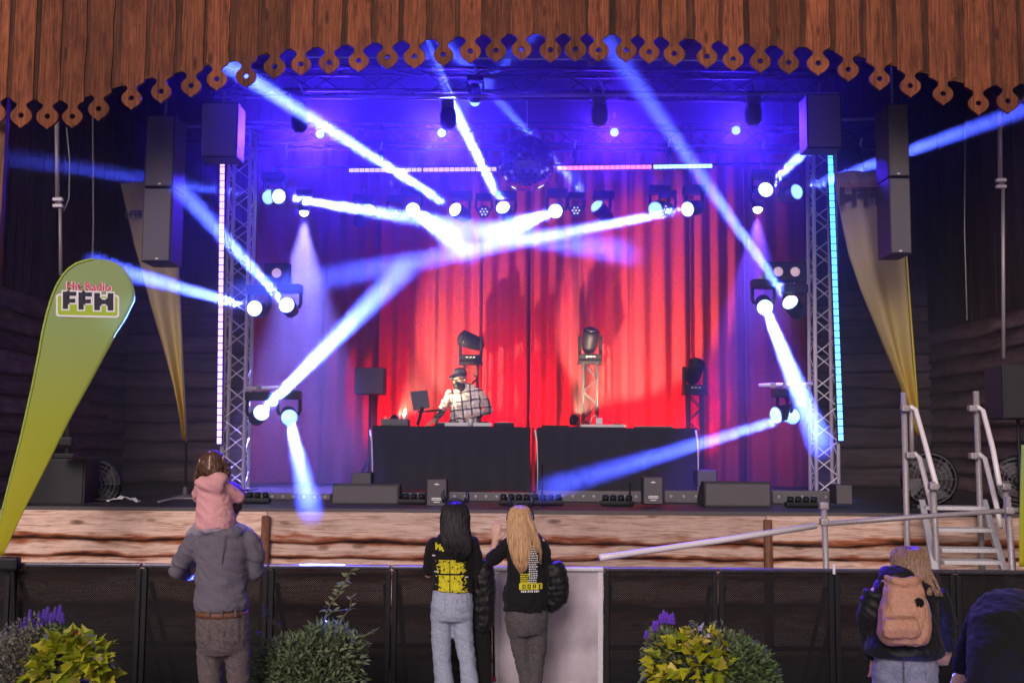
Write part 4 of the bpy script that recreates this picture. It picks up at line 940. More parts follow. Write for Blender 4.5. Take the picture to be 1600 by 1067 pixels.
# ------------------------------------------------------------------ stairs up to the stage at the right
st = thing('stage_stairs', 'aluminium stage stairs with four treads and tube handrails at the right', 'stairs', V((P(1500, 880, 9.9).x, 9.9, 0)))
ZS = [P(1490, y, Y) for y, Y in ((793, 10.45), (827, 10.2), (858, 9.95), (877, 9.8))]
for (xa, xb), p in zip(((1440, 1537), (1452, 1543), (1463, 1553), (1466, 1556)), ZS):
    a = P(xa, 800, p.y).x; b = P(xb, 800, p.y).x
    MB().rbox(((a + b) / 2, p.y, p.z), (b - a, .22, .035), .006).build('tread', M['white_metal'], st)
z_low = .05
for xs_, xe in ((1441, 1459), (1538, 1566)):
    a = P(xs_, 790, 10.5); b = P(xe, 885, 9.75); d = b - a; b = a + d * ((z_low - a.z) / d.z)
    vs = []
    for q in (a, b):
        for dx in (-.028, .028):
            for dz in (-.05, .06): vs.append(q + V((dx, -.02 if dz < 0 else .0, dz)))
    MB().add(vs, [(0, 1, 3, 2), (4, 6, 7, 5), (0, 4, 5, 1), (2, 3, 7, 6), (1, 5, 7, 3), (0, 2, 6, 4)]).build('stringer', M['white_metal'], st)
def tpx(pts, r, name, m, parent, smooth=True, n=8): return MB().tube([P(x, y, Y) for x, y, Y in pts], r, n).build(name, m, parent, smooth=smooth)
def to_ground(p): return V((p.x, p.y, .01))
for (x0, y0, x1, Y) in ((1412, 613, 1418, 10.4), (1525, 611, 1534, 10.4)):
    a = P(x0, y0, Y); b = P(x1, 870, Y); MB().tube([a, b, V((b.x + .01, Y, .01))], .028, 10).build('tall_post', M['galv'], st, smooth=True)
for (x0, y0, x1, Y) in ((1457, 752, 1464, 9.75), (1570, 755, 1582, 9.75)):
    a = P(x0, y0, Y); b = P(x1, 880, Y); MB().tube([a, b, V((b.x + .01, Y, .01))], .028, 10).build('low_post', M['galv'], st, smooth=True)
tpx(((1424, 638, 10.38), (1425, 712, 10.38)), .022, 'baluster', M['galv'], st)
for pts in (((1413, 638, 10.36), (1424, 636, 10.36), (1431, 641, 10.33), (1446, 695, 10.05), (1464, 762, 9.72)), ((1420, 711, 10.36), (1430, 709, 10.36), (1437, 716, 10.32), (1447, 755, 10.05), (1459, 803, 9.78)), ((1517, 638, 10.36), (1528, 636, 10.36), (1536, 642, 10.3), (1551, 700, 10.0), (1562, 758, 9.72)), ((1520, 712, 10.36), (1531, 710, 10.36), (1539, 717, 10.3), (1557, 790, 9.9), (1564, 824, 9.75))):
    tpx(pts, .024, 'handrail', M['alu'], st)
for x, y, Y in ((1414, 638, 10.36), (1421, 711, 10.36), (1519, 638, 10.36), (1521, 712, 10.36), (1458, 760, 9.72), (1571, 760, 9.72)): MB().rbox(P(x, y, Y), (.08, .08, .06), .015).build('clamp', M['galv'], st)
# ramp rail between barrier and stage
rr_ = thing('ramp_rail', 'long slanting scaffold tube rail rising to the right behind the barrier', 'handrail', to_ground(P(1290, 850, 9.4)))
tpx(((937, 871, 8.75), (960, 868, 8.8), (1120, 845, 9.05), (1275, 821, 9.3)), .026, 'rail_tube', M['alu'], rr_)
tpx(((1292, 818, 9.32), (1450, 806, 9.34), (1660, 792, 9.36)), .022, 'rail_tube', M['galv'], rr_)
a = P(1287, 784, 9.34); MB().tube([a, V((a.x + .03, 9.34, .01))], .026, 10).build('rail_post', M['galv'], rr_, smooth=True)
a = P(1575, 776, 9.38); MB().tube([a, V((a.x + .03, 9.38, .01))], .024, 10).build('rail_post', M['galv'], rr_, smooth=True)
for x, y in ((1287, 790), (1288, 815), (1576, 797)): MB().rbox(P(x, y, 9.34), (.075, .075, .06), .014).build('clamp', M['galv'], rr_)
# ------------------------------------------------------------------ crowd barrier
YBR = 8.55
ZB = P(800, 885, YBR).z
def perf(name, col, hole_r, sc, holes=True):
    m, nt, b = base_mat(name, .8, .0); b.inputs['Base Color'].default_value = (*col, 1)
    mp = mapped(nt, (sc, 0, sc)); rot = mp; mp.inputs['Rotation'].default_value = (0, PI / 4, 0)
    v_ = nd(nt, 'ShaderNodeTexVoronoi'); v_.inputs['Scale'].default_value = 1; v_.inputs['Randomness'].default_value = 0; nt.links.new(mp.outputs[0], v_.inputs[0])
    lt = nd(nt, 'ShaderNodeMath', operation='LESS_THAN'); lt.inputs[1].default_value = hole_r; nt.links.new(v_.outputs[0], lt.inputs[0])
    n = nd(nt, 'ShaderNodeTexNoise'); n.inputs['Scale'].default_value = 3; n.inputs['Detail'].default_value = 6; nt.links.new(mapped(nt, (1, 1, 1)).outputs[0], n.inputs[0])
    r = ramp(nt, n.outputs[0], [(.35, tuple(x * .65 for x in col)), (.7, tuple(x * 1.3 for x in col))]); nt.links.new(r.outputs[0], b.inputs['Base Color'])
    tr = nd(nt, 'ShaderNodeBsdfTransparent'); mx = nd(nt, 'ShaderNodeMixShader'); nt.links.new(lt.outputs[0], mx.inputs[0]); nt.links.new(b.outputs[0], mx.inputs[1]); nt.links.new(tr.outputs[0], mx.inputs[2])
    nt.links.new(mx.outputs[0], nt.nodes['Material Output'].inputs[0]); return m
M['perf_dark'] = perf('perforated_dark', (.007, .006, .007), .15, 88)
M['perf_light'] = perf('perforated_light', (.56, .50, .54), .15, 95)
M['barrier_top'] = plain('barrier_rail', (.09, .085, .1), .3, .7, var=.3)
def barrier(px0, px1, label, light=False):
    a = P(px0, 900, YBR).x + .004; b = P(px1, 900, YBR).x - .004
    t = thing('crowd_barrier', label, 'barrier', ((a + b) / 2, YBR, 0), 'crowd barriers before the stage')
    m = M['white_metal'] if light else M['black']; pm = M['perf_light'] if light else M['perf_dark']
    MB().box(((a + b) / 2, YBR, (ZB + .06) / 2), (b - a - .03, .004, ZB - .1)).build('panel', pm, t)
    MB().rbox(((a + b) / 2, YBR, ZB - .012), (b - a, .07, .03), .008).build('top_rail', M['white_metal'] if light else M['barrier_top'], t)
    for x in (a + .02, b - .02): MB().rbox((x, YBR + .004, ZB / 2 - .015), (.04, .045, ZB - .04), .006).build('post', m, t)
    MB().rbox(((a + b) / 2, YBR + .03, .5), (b - a - .09, .03, .04), .005).build('cross_bar', m, t)
    MB().box(((a + b) / 2, YBR + .45, .012), (b - a - .02, .95, .02)).build('floor_plate', M['galv'], t)
    for x in (a + .05, b - .05): MB().tube([(x, YBR + .05, ZB - .15), (x, YBR + .8, .03)], .02, 8).build('brace', m, t)
lbs = ['dark perforated barrier section at the left edge behind the purple flowers', 'dark perforated barrier section behind the father', 'dark perforated barrier section behind the middle plant', 'dark perforated barrier section before the dark haired girl']
xs_ = [-190, 18, 222, 420, 612, 770]
for i, lb in enumerate(['dark barrier section cut off at the left edge'] + lbs): barrier(xs_[i], xs_[i + 1], lb)
barrier(771, 943, 'light grey perforated gate panel in the barrier beside the blonde girl', True)
xs_ = [943, 1122, 1303, 1492, 1690]
for i, lb in enumerate(['dark barrier section right of the grey gate behind the yellow plant', 'dark barrier section with a white tag on its right top corner', 'dark barrier section behind the woman with the backpack', 'dark barrier section behind the bent figure at the right edge']): barrier(xs_[i], xs_[i + 1], lb)
tag(MB().rbox(P(1303, 889, YBR - .05), (.02, .01, .075), .003).build('white_tag', M['white']), 'small white tag hanging on the barrier rail joint', 'tag')
t = thing('black_rod', 'thin dark rod with a red tip leaning at the gate beside the dark haired girl', 'rod', P(772, 1060, YBR - .06))
MB().tube([P(769, 888, YBR - .05), P(772, 1056, YBR - .06)], .009, 6).build('shaft', M['black'], t); MB().lathe(P(772, 1060, YBR - .06), (0, 0, 1), [(.012, -.02), (.02, 0), (.012, .02)], 8).build('tip', plain('red_tip', (.4, .05, .05), .5), t)
t = thing('barrier_clamp', 'black clamp unit on the barrier at the left edge under the green flag', 'clamp', P(18, 900, YBR - .08))
MB().rbox(P(14, 880, YBR - .08), (.16, .09, .1), .02).build('clamp_body', M['black'], t); MB().tube([P(20, 890, YBR - .08), P(22, 990, YBR - .08)], .02, 8).build('clamp_post', M['black'], t)
# ------------------------------------------------------------------ people
M['denim_light'] = fabric('denim_light', (.36, .39, .50), var=.25, sc=16)
M['denim_grey'] = fabric('denim_grey', (.085, .075, .078), var=.35, sc=14)
M['denim_brown'] = fabric('denim_brown', (.12, .095, .092), var=.35, sc=14)
M['denim_blue'] = fabric('denim_blue', (.21, .22, .31), var=.25, sc=16)
M['pocket_light'] = fabric('pocket_light', (.30, .33, .43), var=.25, sc=16); M['pocket_brown'] = fabric('pocket_brown', (.09, .07, .068), var=.35, sc=14); M['pocket_blue'] = fabric('pocket_blue', (.17, .18, .26), var=.25, sc=16)
M['tee_black'] = fabric('tee_black', (.008, .007, .008), var=.35)
M['puffer'] = fabric('puffer_black', (.009, .008, .008), var=.4, rough=.5)
M['jacket'] = fabric('jacket_dark', (.006, .0055, .0055), var=.4)
M['hoodie_grey'] = fabric('hoodie_grey', (.145, .13, .16), var=.3, sc=40)
M['hoodie_pink'] = fabric('hoodie_pink', (.72, .36, .36), var=.15, sc=30)
M['legging'] = fabric('legging_grey', (.36, .33, .39), var=.2, sc=50)
M['leather'] = plain('leather_tan', (.46, .24, .155), .55, var=.22, sc=24, bs=.35)
M['belt'] = plain('belt_brown', (.17, .075, .04), .5, var=.2)
M['shoe'] = plain('shoe_white', (.5, .5, .5), .6)
M['shoe_dark'] = plain('shoe_dark', (.03, .03, .03), .6)
def hair_mat(name, lo, hi):
    m, nt, b = base_mat(name, .42)
    n = nd(nt, 'ShaderNodeTexNoise'); n.inputs['Detail'].default_value = 5; n.inputs['Scale'].default_value = 1
    nt.links.new(mapped(nt, (110, 110, 7)).outputs[0], n.inputs[0])
    r = ramp(nt, n.outputs[0], [(.3, lo), (.7, hi)]); nt.links.new(r.outputs[0], b.inputs['Base Color']); bump(nt, b, n.outputs[0], .6, .006); return m
M['hair_black'] = hair_mat('hair_black', (.008, .007, .009), (.03, .025, .03))
M['hair_blond'] = hair_mat('hair_blond', (.36, .20, .09), (.72, .46, .25))
M['hair_ash'] = hair_mat('hair_ash', (.15, .085, .055), (.38, .245, .16))
M['hair_brown'] = hair_mat('hair_brown', (.05, .025, .016), (.16, .085, .05))
M['eye'] = plain('eye_dark', (.02, .02, .02), .2, var=0, bs=0)

def person(label, at): return thing('person', label, 'person', (at.x, at.y, 0))
def add_head(mb, c, s, f, t, tilt=0.0):
    """skull, jaw, nose, lips, ears of head height 2s at c, facing f; returns the frame"""
    f = V(f).normalized(); up = V((0, 0, 1)); x = f.cross(up).normalized(); up = x.cross(f).normalized()
    R_ = Matrix((x, f, up)).transposed()
    mb.ell(c + up * .12 * s - f * .05 * s, (.72 * s, .86 * s, .85 * s), R_); mb.ell(c - up * .35 * s + f * .12 * s, (.54 * s, .62 * s, .62 * s), R_)
    mb.cap(c + f * .82 * s + up * .05 * s, c + f * .98 * s - up * .22 * s, .09 * s, .13 * s)
    mb.ell(c + f * .74 * s - up * .50 * s, (.24 * s, .09 * s, .08 * s), R_)
    for s_ in (-1, 1):
        mb.ell(c + x * s_ * .73 * s - up * .08 * s - f * .02 * s, (.07 * s, .14 * s, .22 * s), R_); mb.ell(c + x * s_ * .30 * s + f * .70 * s + up * .20 * s, (.22 * s, .10 * s, .07 * s), R_)
    e = MB()
    for s_ in (-1, 1): e.ell(c + x * s_ * .29 * s + f * .735 * s + up * .04 * s, (.11 * s, .06 * s, .075 * s), R_, 8, 6)
    e.build('eyes', M['eye'], t, smooth=True)
    return R_
def add_hand(mb, wr, d, pn, s=1.0, curl=.6, side=1):
    """palm, four bent fingers of unequal length, thumb leaving the side of the palm near its base"""
    d = V(d).normalized(); pn = V(pn); pn = (pn - d * pn.dot(d)).normalized(); x = d.cross(pn).normalized() * side
    R_ = Matrix((x, pn, d)).transposed(); mb.ell(wr + d * .045 * s, (.040 * s, .017 * s, .056 * s), R_); mb.cap(wr - d * .02 * s, wr + d * .02 * s, .026 * s, .027 * s)
    for k, (o, ln) in enumerate(((-.030, .062), (-.010, .076), (.010, .072), (.029, .056))):
        b = wr + d * .088 * s + x * o * s; d1 = (d + pn * curl * .5 + x * o * 4).normalized(); m1 = b + d1 * ln * .5 * s; d2 = (d + pn * curl * 1.6 + x * o * 3).normalized()
        mb.cap(b - d * .02 * s, m1, .0095 * s, .009 * s, 8); mb.cap(m1, m1 + d2 * ln * .5 * s, .009 * s, .0075 * s, 8)
    b = wr + d * .028 * s - x * .034 * s; d1 = (d * .7 - x * .8 + pn * .35).normalized(); m1 = b + d1 * .036 * s
    mb.cap(b, m1, .012 * s, .0105 * s, 8); mb.cap(m1, m1 + (d + pn * .5 - x * .25).normalized() * .03 * s, .0105 * s, .008 * s, 8)
def shoes(t, feet, m):
    for p, f in feet:
        mb = MB(); f = V(f).normalized(); mb.ell(V((p.x, p.y, .04)) + f * .05, (.046, .125, .04), Matrix.Rotation(math.atan2(-f.x, f.y), 3, 'Z')); mb.cap(V((p.x, p.y, .05)) - f * .02, V((p.x, p.y, .10)) - f * .02, .045, .05)
        blob('shoe', mb, m, t, .01, 3)
def strands(t, rings, m, n, up=V((0, -1, 0)), r=.0035, jit=.006, name='hair_strands', lo=-1, hi=1):
    """long strands over the back of a fall of hair; rings = (centre, half width, depth)"""
    mb = MB()
    for k in range(n):
        u = random.uniform(lo, hi); pts = []; rs = []; last = len(rings) - random.choice((0, 0, 1, 1, 2)) ; ph = random.random() * 6
        for i, (c, hw, dp) in enumerate(rings[:max(3, last)]):
            uu = max(-1, min(1, u + .12 * math.sin(ph + i * .8))); pts.append(c + V((uu * hw * 1.02, 0, 0)) + up * dp * math.sqrt(max(0, 1 - uu * uu)) * 1.03 + V((random.gauss(0, jit * .3), random.gauss(0, jit * .3), 0)))
            rs.append(r * (1 if i < len(rings) - 2 else .6))
        mb.tube(pts, rs, 4)
    return mb.build(name, m, t, smooth=True, kind='stuff')
def hair_fall(t, rings, m, n=150, name='hair'):
    mb = MB().loft([c for c, a, b in rings], [(a, b) for c, a, b in rings], up=True); h = blob(name, mb, m, t, .008, 4, .003, 30, .25); strands(t, rings, m, n); return h
def decal(name, target, polys, m, parent, dirn=V((0, 1, 0)), off=.004):
    """flat print laid on the cloth: 2D polygons (x, z) dropped on the surface from behind"""
    tl = root_loc(parent); bv = BVHTree.FromPolygons([v.co + tl for v in target.data.vertices], [p.vertices[:] for p in target.data.polygons])
    mb = MB()
    for poly in polys:
        vs = []
        for p in poly:
            h = bv.ray_cast(V((p.x, p.y - 1.2, p.z)), dirn)
            if h[0] is None: break
            vs.append(h[0] - dirn * off)
        if len(vs) == len(poly): mb.add(vs, [tuple(range(len(vs)))])
    return mb.build(name, m, parent)
def ringset(q, lst, sc): return [q(x, y, dy) for x, y, dy, hw, d in lst], [(hw * sc, d) for x, y, dy, hw, d in lst]

# --- dark haired girl at the barrier
Y0 = 8.12; sc = Y0 / F
q = lambda px, py, dy=0.0: P(px, py, Y0 + dy)
g = person('dark haired girl in a black shirt with yellow back print and pale blue jeans', q(708, 1000))
mb = MB(); hc = q(711, 808, .03); add_head(mb, hc, .115, (0, 1, .05), g)
mb.limb([q(711, 825, .03), q(710, 842, .01)], [.05, .055]); mb.loft(*ringset(q, [(710, 840, 0, 26, .06), (708, 870, 0, 28, .085), (708, 910, 0, 26, .08), (706, 945, 0, 30, .09)], sc))
for sx, el, wrp in ((-1, q(670, 896, .05), q(680, 893, .33)), (1, q(742, 898, .05), q(733, 893, .33))):
    sh = q(708 + sx * 31, 848); mb.limb([sh, el, wrp], [.034, .034, .028]); add_hand(mb, wrp, (-sx * .15, 1, -.05), (0, 0, -1), .95, .8, side=sx)
for sx, k in ((-1, ((691, 960), (690, 1030), (694, 1112))), (1, ((721, 960), (729, 1030), (735, 1112)))): mb.limb([q(*p) for p in k], [.05, .04, .034])
blob('body', mb, M['skin'], g, .0075, 4)
mb = MB().loft(*ringset(q, [(711, 833, .01, 13, .065), (710, 838, .005, 25, .085), (709, 847, 0, 34, .10), (708, 868, 0, 34, .115), (708, 890, 0, 32, .105), (708, 908, 0, 31, .11), (707, 923, 0, 33, .125)], sc), n=24)
mb.limb([q(679, 848), q(672, 866, .01), q(669, 890, .03)], [.052, .05, .047]); mb.limb([q(738, 848), q(744, 866, .01), q(745, 892, .03)], [.052, .05, .048])
tee = blob('shirt', mb, M['tee_black'], g, .009, 5, .007, 9)
yel = plain('print_yellow', (.62, .56, .02), .7, var=.12)
polys = []; st_ = 1.4
for iy in [872 + st_ * k_ for k_ in range(36)]:
    for ix in [677 + st_ * k_ for k_ in range(43)]:
        cx_, cy_ = ix + .7, iy + .7; dx = abs(cx_ - 706) / 20; edge = 1 + .42 * noise.noise(V((cx_ * .22, cy_ * .22, 1))) + .25 * noise.noise(V((cx_ * .6, cy_ * .6, 4)))
        if dx < edge and not (abs(cx_ - 704.5) < 1.2) and not (abs(cy_ - 894) < 1.3) and noise.noise(V((cx_ * .30, cy_ * .30, 8))) < .36:
            polys.append([q(ix, iy), q(ix + st_, iy), q(ix + st_, iy + st_), q(ix, iy + st_)])
for ix, iy, w_, h_ in ((681, 846, 3, 11), (684, 849, 2.5, 5), (687, 848, 3, 10), (690, 852, 3, 5), (692, 856, 3, 3)): polys.append([q(ix, iy), q(ix + w_, iy), q(ix + w_, iy + h_), q(ix, iy + h_)])
decal('print', tee, polys, yel, g)['kind'] = 'stuff'
decal('print_line', tee, [[q(x, y), q(x + 5, y), q(x + 5, y + 2), q(x, y + 2)] for x, y in ((676, 865), (679, 890), (727, 898))], M['white'], g)
mb = MB().loft(*ringset(q, [(707, 913, 0, 29, .108), (707, 930, 0, 31, .118), (706, 945, 0, 33.5, .13), (706, 960, 0, 33.5, .128), (706, 968, 0, 32, .11)], sc), n=24)
for k, rr_ in ((((690, 962), (689, 1000), (691, 1035), (694, 1067), (695, 1110)), (16.5, 15.5, 14, 15, 17)), (((722, 962), (725, 1000), (731, 1035), (734, 1067), (736, 1110)), (16.5, 15, 13.5, 14, 17))):
    mb.loft([q(*p) for p in k], [(r * sc, r * sc * 1.02) for r in rr_], n=16)
jn = blob('jeans', mb, M['denim_light'], g, .009, 4, .005, 7, 1.6)
for sx in (-1, 1):
    decal('pocket', jn, [[q(706 + sx * 8, 932), q(706 + sx * 25, 932), q(706 + sx * 25, 949), q(706 + sx * 16.5, 954), q(706 + sx * 8, 949)][::sx]], M['pocket_light'], g)
shoes(g, ((q(695, 1118), (-.1, 1, 0)), (q(737, 1118), (.2, 1, 0))), M['shoe'])
rings = [(q(711, 783, .03), .02, .03), (q(711, 787, .03), 15 * sc, .07), (q(711, 795, .03), 20 * sc, .105), (q(711, 808, .03), 22.5 * sc, .125), (q(711, 824, .0), 22 * sc, .105), (q(713, 842, -.055), 23 * sc, .07), (q(715, 857, -.075), 21 * sc, .05), (q(716, 868, -.08), 17 * sc, .045), (q(717, 877, -.08), 11 * sc, .03)]
hair_fall(g, rings, M['hair_black'], 190)
def horns(t, hc, s, m, dx=0.0, w_=.075):
    mb = MB(); mb.tube([hc + V((math.cos(a) * s * .86, 0, math.sin(a) * s * 1.12)) for a in [PI * k / 12 for k in range(13)]], .007, 6); hb = mb.build('headband', m, t, smooth=True)
    for s_ in (-1, 1):
        b = hc + V((s_ * w_, 0, s * .95)); MB().tube([b - V((0, 0, .01)), b + V((s_ * .014, 0, .025)), b + V((s_ * .018, 0, .05)), b + V((s_ * .006, 0, .085))], [.02, .019, .013, .003], 10).build('horn', m, hb, smooth=True)
blue_d = plain('horn_blue', (.02, .022, .05), .35, var=.1); horns(g, q(711, 806, .03), .115, blue_d)

# --- blonde girl
Y0 = 8.05; sc = Y0 / F; qb = lambda px, py, dy=0.0: P(px, py, 8.05 + dy); q = qb
g2 = person('blonde girl in a black shirt and dark jeans with one hand raised', q(824, 1000))
mb = MB(); add_head(mb, q(813, 812, .03), .115, (-.15, 1, .05), g2)
mb.limb([q(815, 826, .03), q(820, 842, .01)], [.05, .055]); mb.loft(*ringset(q, [(821, 840, 0, 24, .06), (823, 880, 0, 26, .085), (822, 920, 0, 28, .085), (822, 955, 0, 30, .09)], sc))
el = q(769, 874, .04); wp = q(774, 846, .14); mb.limb([q(797, 847), el, wp], [.034, .036, .027]); add_hand(mb, wp, (.05, -.05, 1), (.3, 1, 0), .95, .5, side=1)
el = q(853, 890, .06); wp = q(842, 893, .36); mb.limb([q(846, 847), el, wp], [.034, .034, .028]); add_hand(mb, wp, (0, 1, 0), (0, 0, -1), .95, .8, side=-1)
for k in (((813, 985), (818, 1030), (825, 1115)), ((838, 985), (838, 1030), (834, 1115))): mb.limb([q(*p) for p in k], [.05, .038, .03])
blob('body', mb, M['skin'], g2, .0075, 4)
mb = MB().loft(*ringset(q, [(818, 832, .01, 12, .065), (820, 837, .005, 24, .085), (821, 847, 0, 31, .10), (823, 872, 0, 31, .115), (824, 898, 0, 32, .11), (822, 922, 0, 35, .125), (821, 940, 0, 36.5, .135), (820, 951, .0, 35, .13), (820, 955, 0, 33, .12)], sc), n=24)
mb.limb([q(797, 848), q(781, 862, .02), q(770, 873, .04)], [.054, .056, .058]); mb.limb([q(845, 848), q(851, 866, .02), q(854, 888, .05)], [.052, .05, .048])
tee2 = blob('shirt', mb, M['tee_black'], g2, .009, 5, .009, 8)
polys = []; wp_ = []
for r_ in range(17):
    y = 851 + r_ * 3.4; x = 826; 
    while x < 838: 
        w_ = random.uniform(1.2, 3.2); wp_.append([q(x, y), q(x + w_, y), q(x + w_, y + 1.7), q(x, y + 1.7)]); x += w_ + .9
for r_ in range(5):
    y = 893 + r_ * 3.2; x = 813
    while x < 824: w_ = random.uniform(2, 5); polys.append([q(x, y), q(x + w_, y), q(x + w_, y + 2), q(x, y + 2)]); x += w_ + .6
for ix in range(811, 845, 3): polys.append([q(ix, 908), q(ix + 3.01, 907.6), q(ix + 3.01, 917), q(ix, 917.4)])
for ix, w_, h_ in ((796, 2, 4), (832, 3, 5), (836, 2.5, 4)): polys.append([q(ix, 846), q(ix + w_, 846), q(ix + w_, 846 + h_), q(ix, 846 + h_)])
decal('print', tee2, polys, yel, g2, off=.003)['kind'] = 'stuff'; decal('print_text', tee2, wp_, M['white'], g2)['kind'] = 'stuff'
for ch, x in (('D', 816), ('O', 824), ('A', 832)):
    y = 909.5; 
    L_ = {'D': [(0, 0, 1.3, 6), (0, 0, 4, 1.3), (0, 4.7, 4, 6), (3.6, 1, 4.9, 5)], 'O': [(0, 0, 1.3, 6), (3.6, 0, 4.9, 6), (0, 0, 4.9, 1.3), (0, 4.7, 4.9, 6)], 'A': [(0, 0, 1.3, 6), (3.6, 0, 4.9, 6), (0, 0, 4.9, 1.3), (0, 3, 4.9, 4.2)]}[ch]
    decal('letter', tee2, [[q(x + a, y + b), q(x + c_, y + b), q(x + c_, y + d_), q(x + a, y + d_)] for a, b, c_, d_ in L_], M['tee_black'], g2, off=.006)
pb_ = decal('print_band', tee2, [[q(ix, 918.4), q(ix + 2, 918.3), q(ix + 2, 921.3), q(ix, 921.5)] for ix in (814, 817, 820, 824, 827, 830, 834, 837, 840)], M['white'], g2); pb_['kind'] = 'stuff'
mb = MB().loft(*ringset(q, [(822, 948, 0, 33, .115), (822, 966, 0, 34.5, .13), (823, 982, 0, 32, .125), (824, 990, 0, 29, .11)], sc), n=24)
for k, rr_ in ((((811, 984), (814, 1015), (820, 1045), (825, 1075), (827, 1115)), (17, 14.5, 12.5, 11, 10)), (((839, 984), (840, 1015), (837, 1045), (835, 1075), (835, 1115)), (16, 14, 12, 11, 10))): mb.loft([q(*p) for p in k], [(r * sc, r * sc * 1.05) for r in rr_], n=16)
blob('jeans', mb, M['denim_grey'], g2, .009, 4, .005, 8, 1.6)
shoes(g2, ((q(826, 1120), (-.15, 1, 0)), (q(838, 1120, .08), (.2, 1, 0))), M['shoe_dark'])
rings = [(q(813, 789, .03), .02, .03), (q(813, 793, .03), 13 * sc, .07), (q(812, 800, .03), 17 * sc, .105), (q(812, 812, .03), 19 * sc, .125), (q(812, 828, .0), 19 * sc, .105), (q(813, 845, -.05), 19 * sc, .075), (q(814, 862, -.075), 17 * sc, .055), (q(815, 877, -.08), 13 * sc, .045), (q(816, 888, -.08), 9 * sc, .035), (q(816, 896, -.08), 5 * sc, .025)]
hair_fall(g2, rings, M['hair_blond'], 170)
strands(g2, [(q(822, 800, -.03), .02, .06), (q(830, 822, -.03), .03, .06), (q(837, 845, -.06), .03, .05), (q(842, 862, -.08), .025, .05), (q(843, 880, -.08), .02, .04)], M['hair_blond'], 34, name='hair_lock')
horns(g2, q(813, 812, .03), .115, blue_d, w_=.07)
def puffer_jacket(label, q, lst, sc, at):
    t = thing('puffer_jacket', label, 'jacket', at); pts, rads = ringset(q, lst, sc); P2 = []; R2 = []
    for i in range(len(pts) - 1):
        for k in range(6):
            s_ = k / 6; m_ = 1 + .07 * abs(math.sin(PI * (i * 6 + k) / 3)); P2.append(pts[i].lerp(pts[i + 1], s_)); R2.append(((rads[i][0] * (1 - s_) + rads[i + 1][0] * s_) * m_, (rads[i][1] * (1 - s_) + rads[i + 1][1] * s_) * m_ * 1.1))
    blob('shell', MB().loft(P2, R2, n=20, flat=.8), M['puffer'], t, .008, 3, .006, 10); 
    MB().tube([pts[0] + V((-.03, -.02, 0)), pts[1] + V((-.05, -.09, 0)), pts[2] + V((-.04, -.11, 0))], .012, 6).build('zip_edge', M['jacket'], t, smooth=True); return t
q = lambda px, py, dy=0.0: P(px, py, 8.2 + dy); sc = 8.2 / F
puffer_jacket('black puffer jacket hanging over the arm of the dark haired girl', q, [(748, 877, 0, 10, .05), (753, 890, 0, 18, .08), (755, 915, 0, 18, .085), (756, 945, 0, 17, .08), (755, 972, 0, 16, .07), (745, 985, 0, 9, .05)], sc, q(753, 930))
tag(MB().loft([q(750, 968), q(751, 1010), q(752, 1060), q(752, 1100)], [(.055, .03), (.075, .035), (.07, .035), (.07, .03)], n=14).build('hanging_coat', M['jacket'], smooth=True), 'long dark coat tail hanging below the left puffer jacket at the barrier', 'coat')
q = lambda px, py, dy=0.0: P(px, py, 8.1 + dy); sc = 8.1 / F
puffer_jacket('black puffer jacket held at the right side of the blonde girl', q, [(862, 878, 0, 13, .06), (865, 890, 0, 19, .09), (868, 912, 0, 20, .1), (869, 930, 0, 19, .09), (862, 946, 0, 12, .07), (856, 957, 0, 5, .04)], sc, q(866, 920))

# --- father with the child on his shoulders
Y0 = 6.8; scf = Y0 / F; q = lambda px, py, dy=0.0: P(px, py, 6.8 + dy)
fa_ = person('man in a grey hooded sweatshirt with a child sitting on his shoulders', q(350, 1050))
mb = MB(); add_head(mb, q(357, 783, .11), .125, (.1, 1, .05), fa_)
mb.limb([q(355, 805, .09), q(351, 832, .02)], [.06, .065]); mb.loft(*ringset(q, [(350, 838, 0, 30, .07), (348, 880, 0, 30, .09), (347, 930, 0, 32, .10), (347, 960, 0, 32, .10)], scf))
for sx, el, wp in ((-1, q(277, 893, .06), q(298, 896, .33)), (1, q(400, 893, .06), q(395, 866, .34))):
    mb.limb([q(349 + sx * 40, 843), el, wp], [.042, .036, .03]); add_hand(mb, wp, (-sx * .2, .5, .8) if sx > 0 else (.4, .6, .5), (0, 1, -.2), 1.05, 1.0, side=-sx)
for k in (((330, 1010), (329, 1095), (331, 1195)), ((369, 1010), (371, 1095), (370, 1195))): mb.limb([q(*p) for p in k], [.058, .045, .035])
blob('body', mb, M['skin'], fa_, .008, 4)
mb = MB().loft(*ringset(q, [(352, 820, .02, 18, .085), (352, 826, .01, 26, .10), (350, 834, 0, 38, .12), (349, 846, 0, 43, .135), (348, 866, 0, 42, .145), (346, 890, 0, 40, .14), (346, 915, 0, 40, .14), (346, 938, 0, 41.5, .145), (346, 949, 0, 41, .142), (346, 954, 0, 39, .132)], scf), n=28)
mb.limb([q(306, 843), q(291, 866, .02), q(277, 891, .06), q(296, 899, .26)], [.066, .066, .058, .042]); mb.limb([q(390, 843), q(399, 868, .02), q(399, 894, .06), q(396, 872, .28)], [.064, .062, .057, .042])
mb.ell(q(349, 830, -.06), (.125, .075, .045), Matrix.Rotation(.35, 3, 'X'))
blob('sweatshirt', mb, M['hoodie_grey'], fa_, .0095, 5, .0085, 5.5, 1.9)
MB().tube([q(351, 836, -.145), q(349, 855, -.15), q(346, 880, -.148)], .004, 5).build('seam', M['hoodie_grey'], fa_)
mb = MB().loft(*ringset(q, [(347, 955, 0, 38.5, .125), (348, 972, 0, 41, .14), (348, 995, 0, 42, .145), (349, 1010, 0, 40, .135), (349, 1020, 0, 36, .11)], scf), n=24)
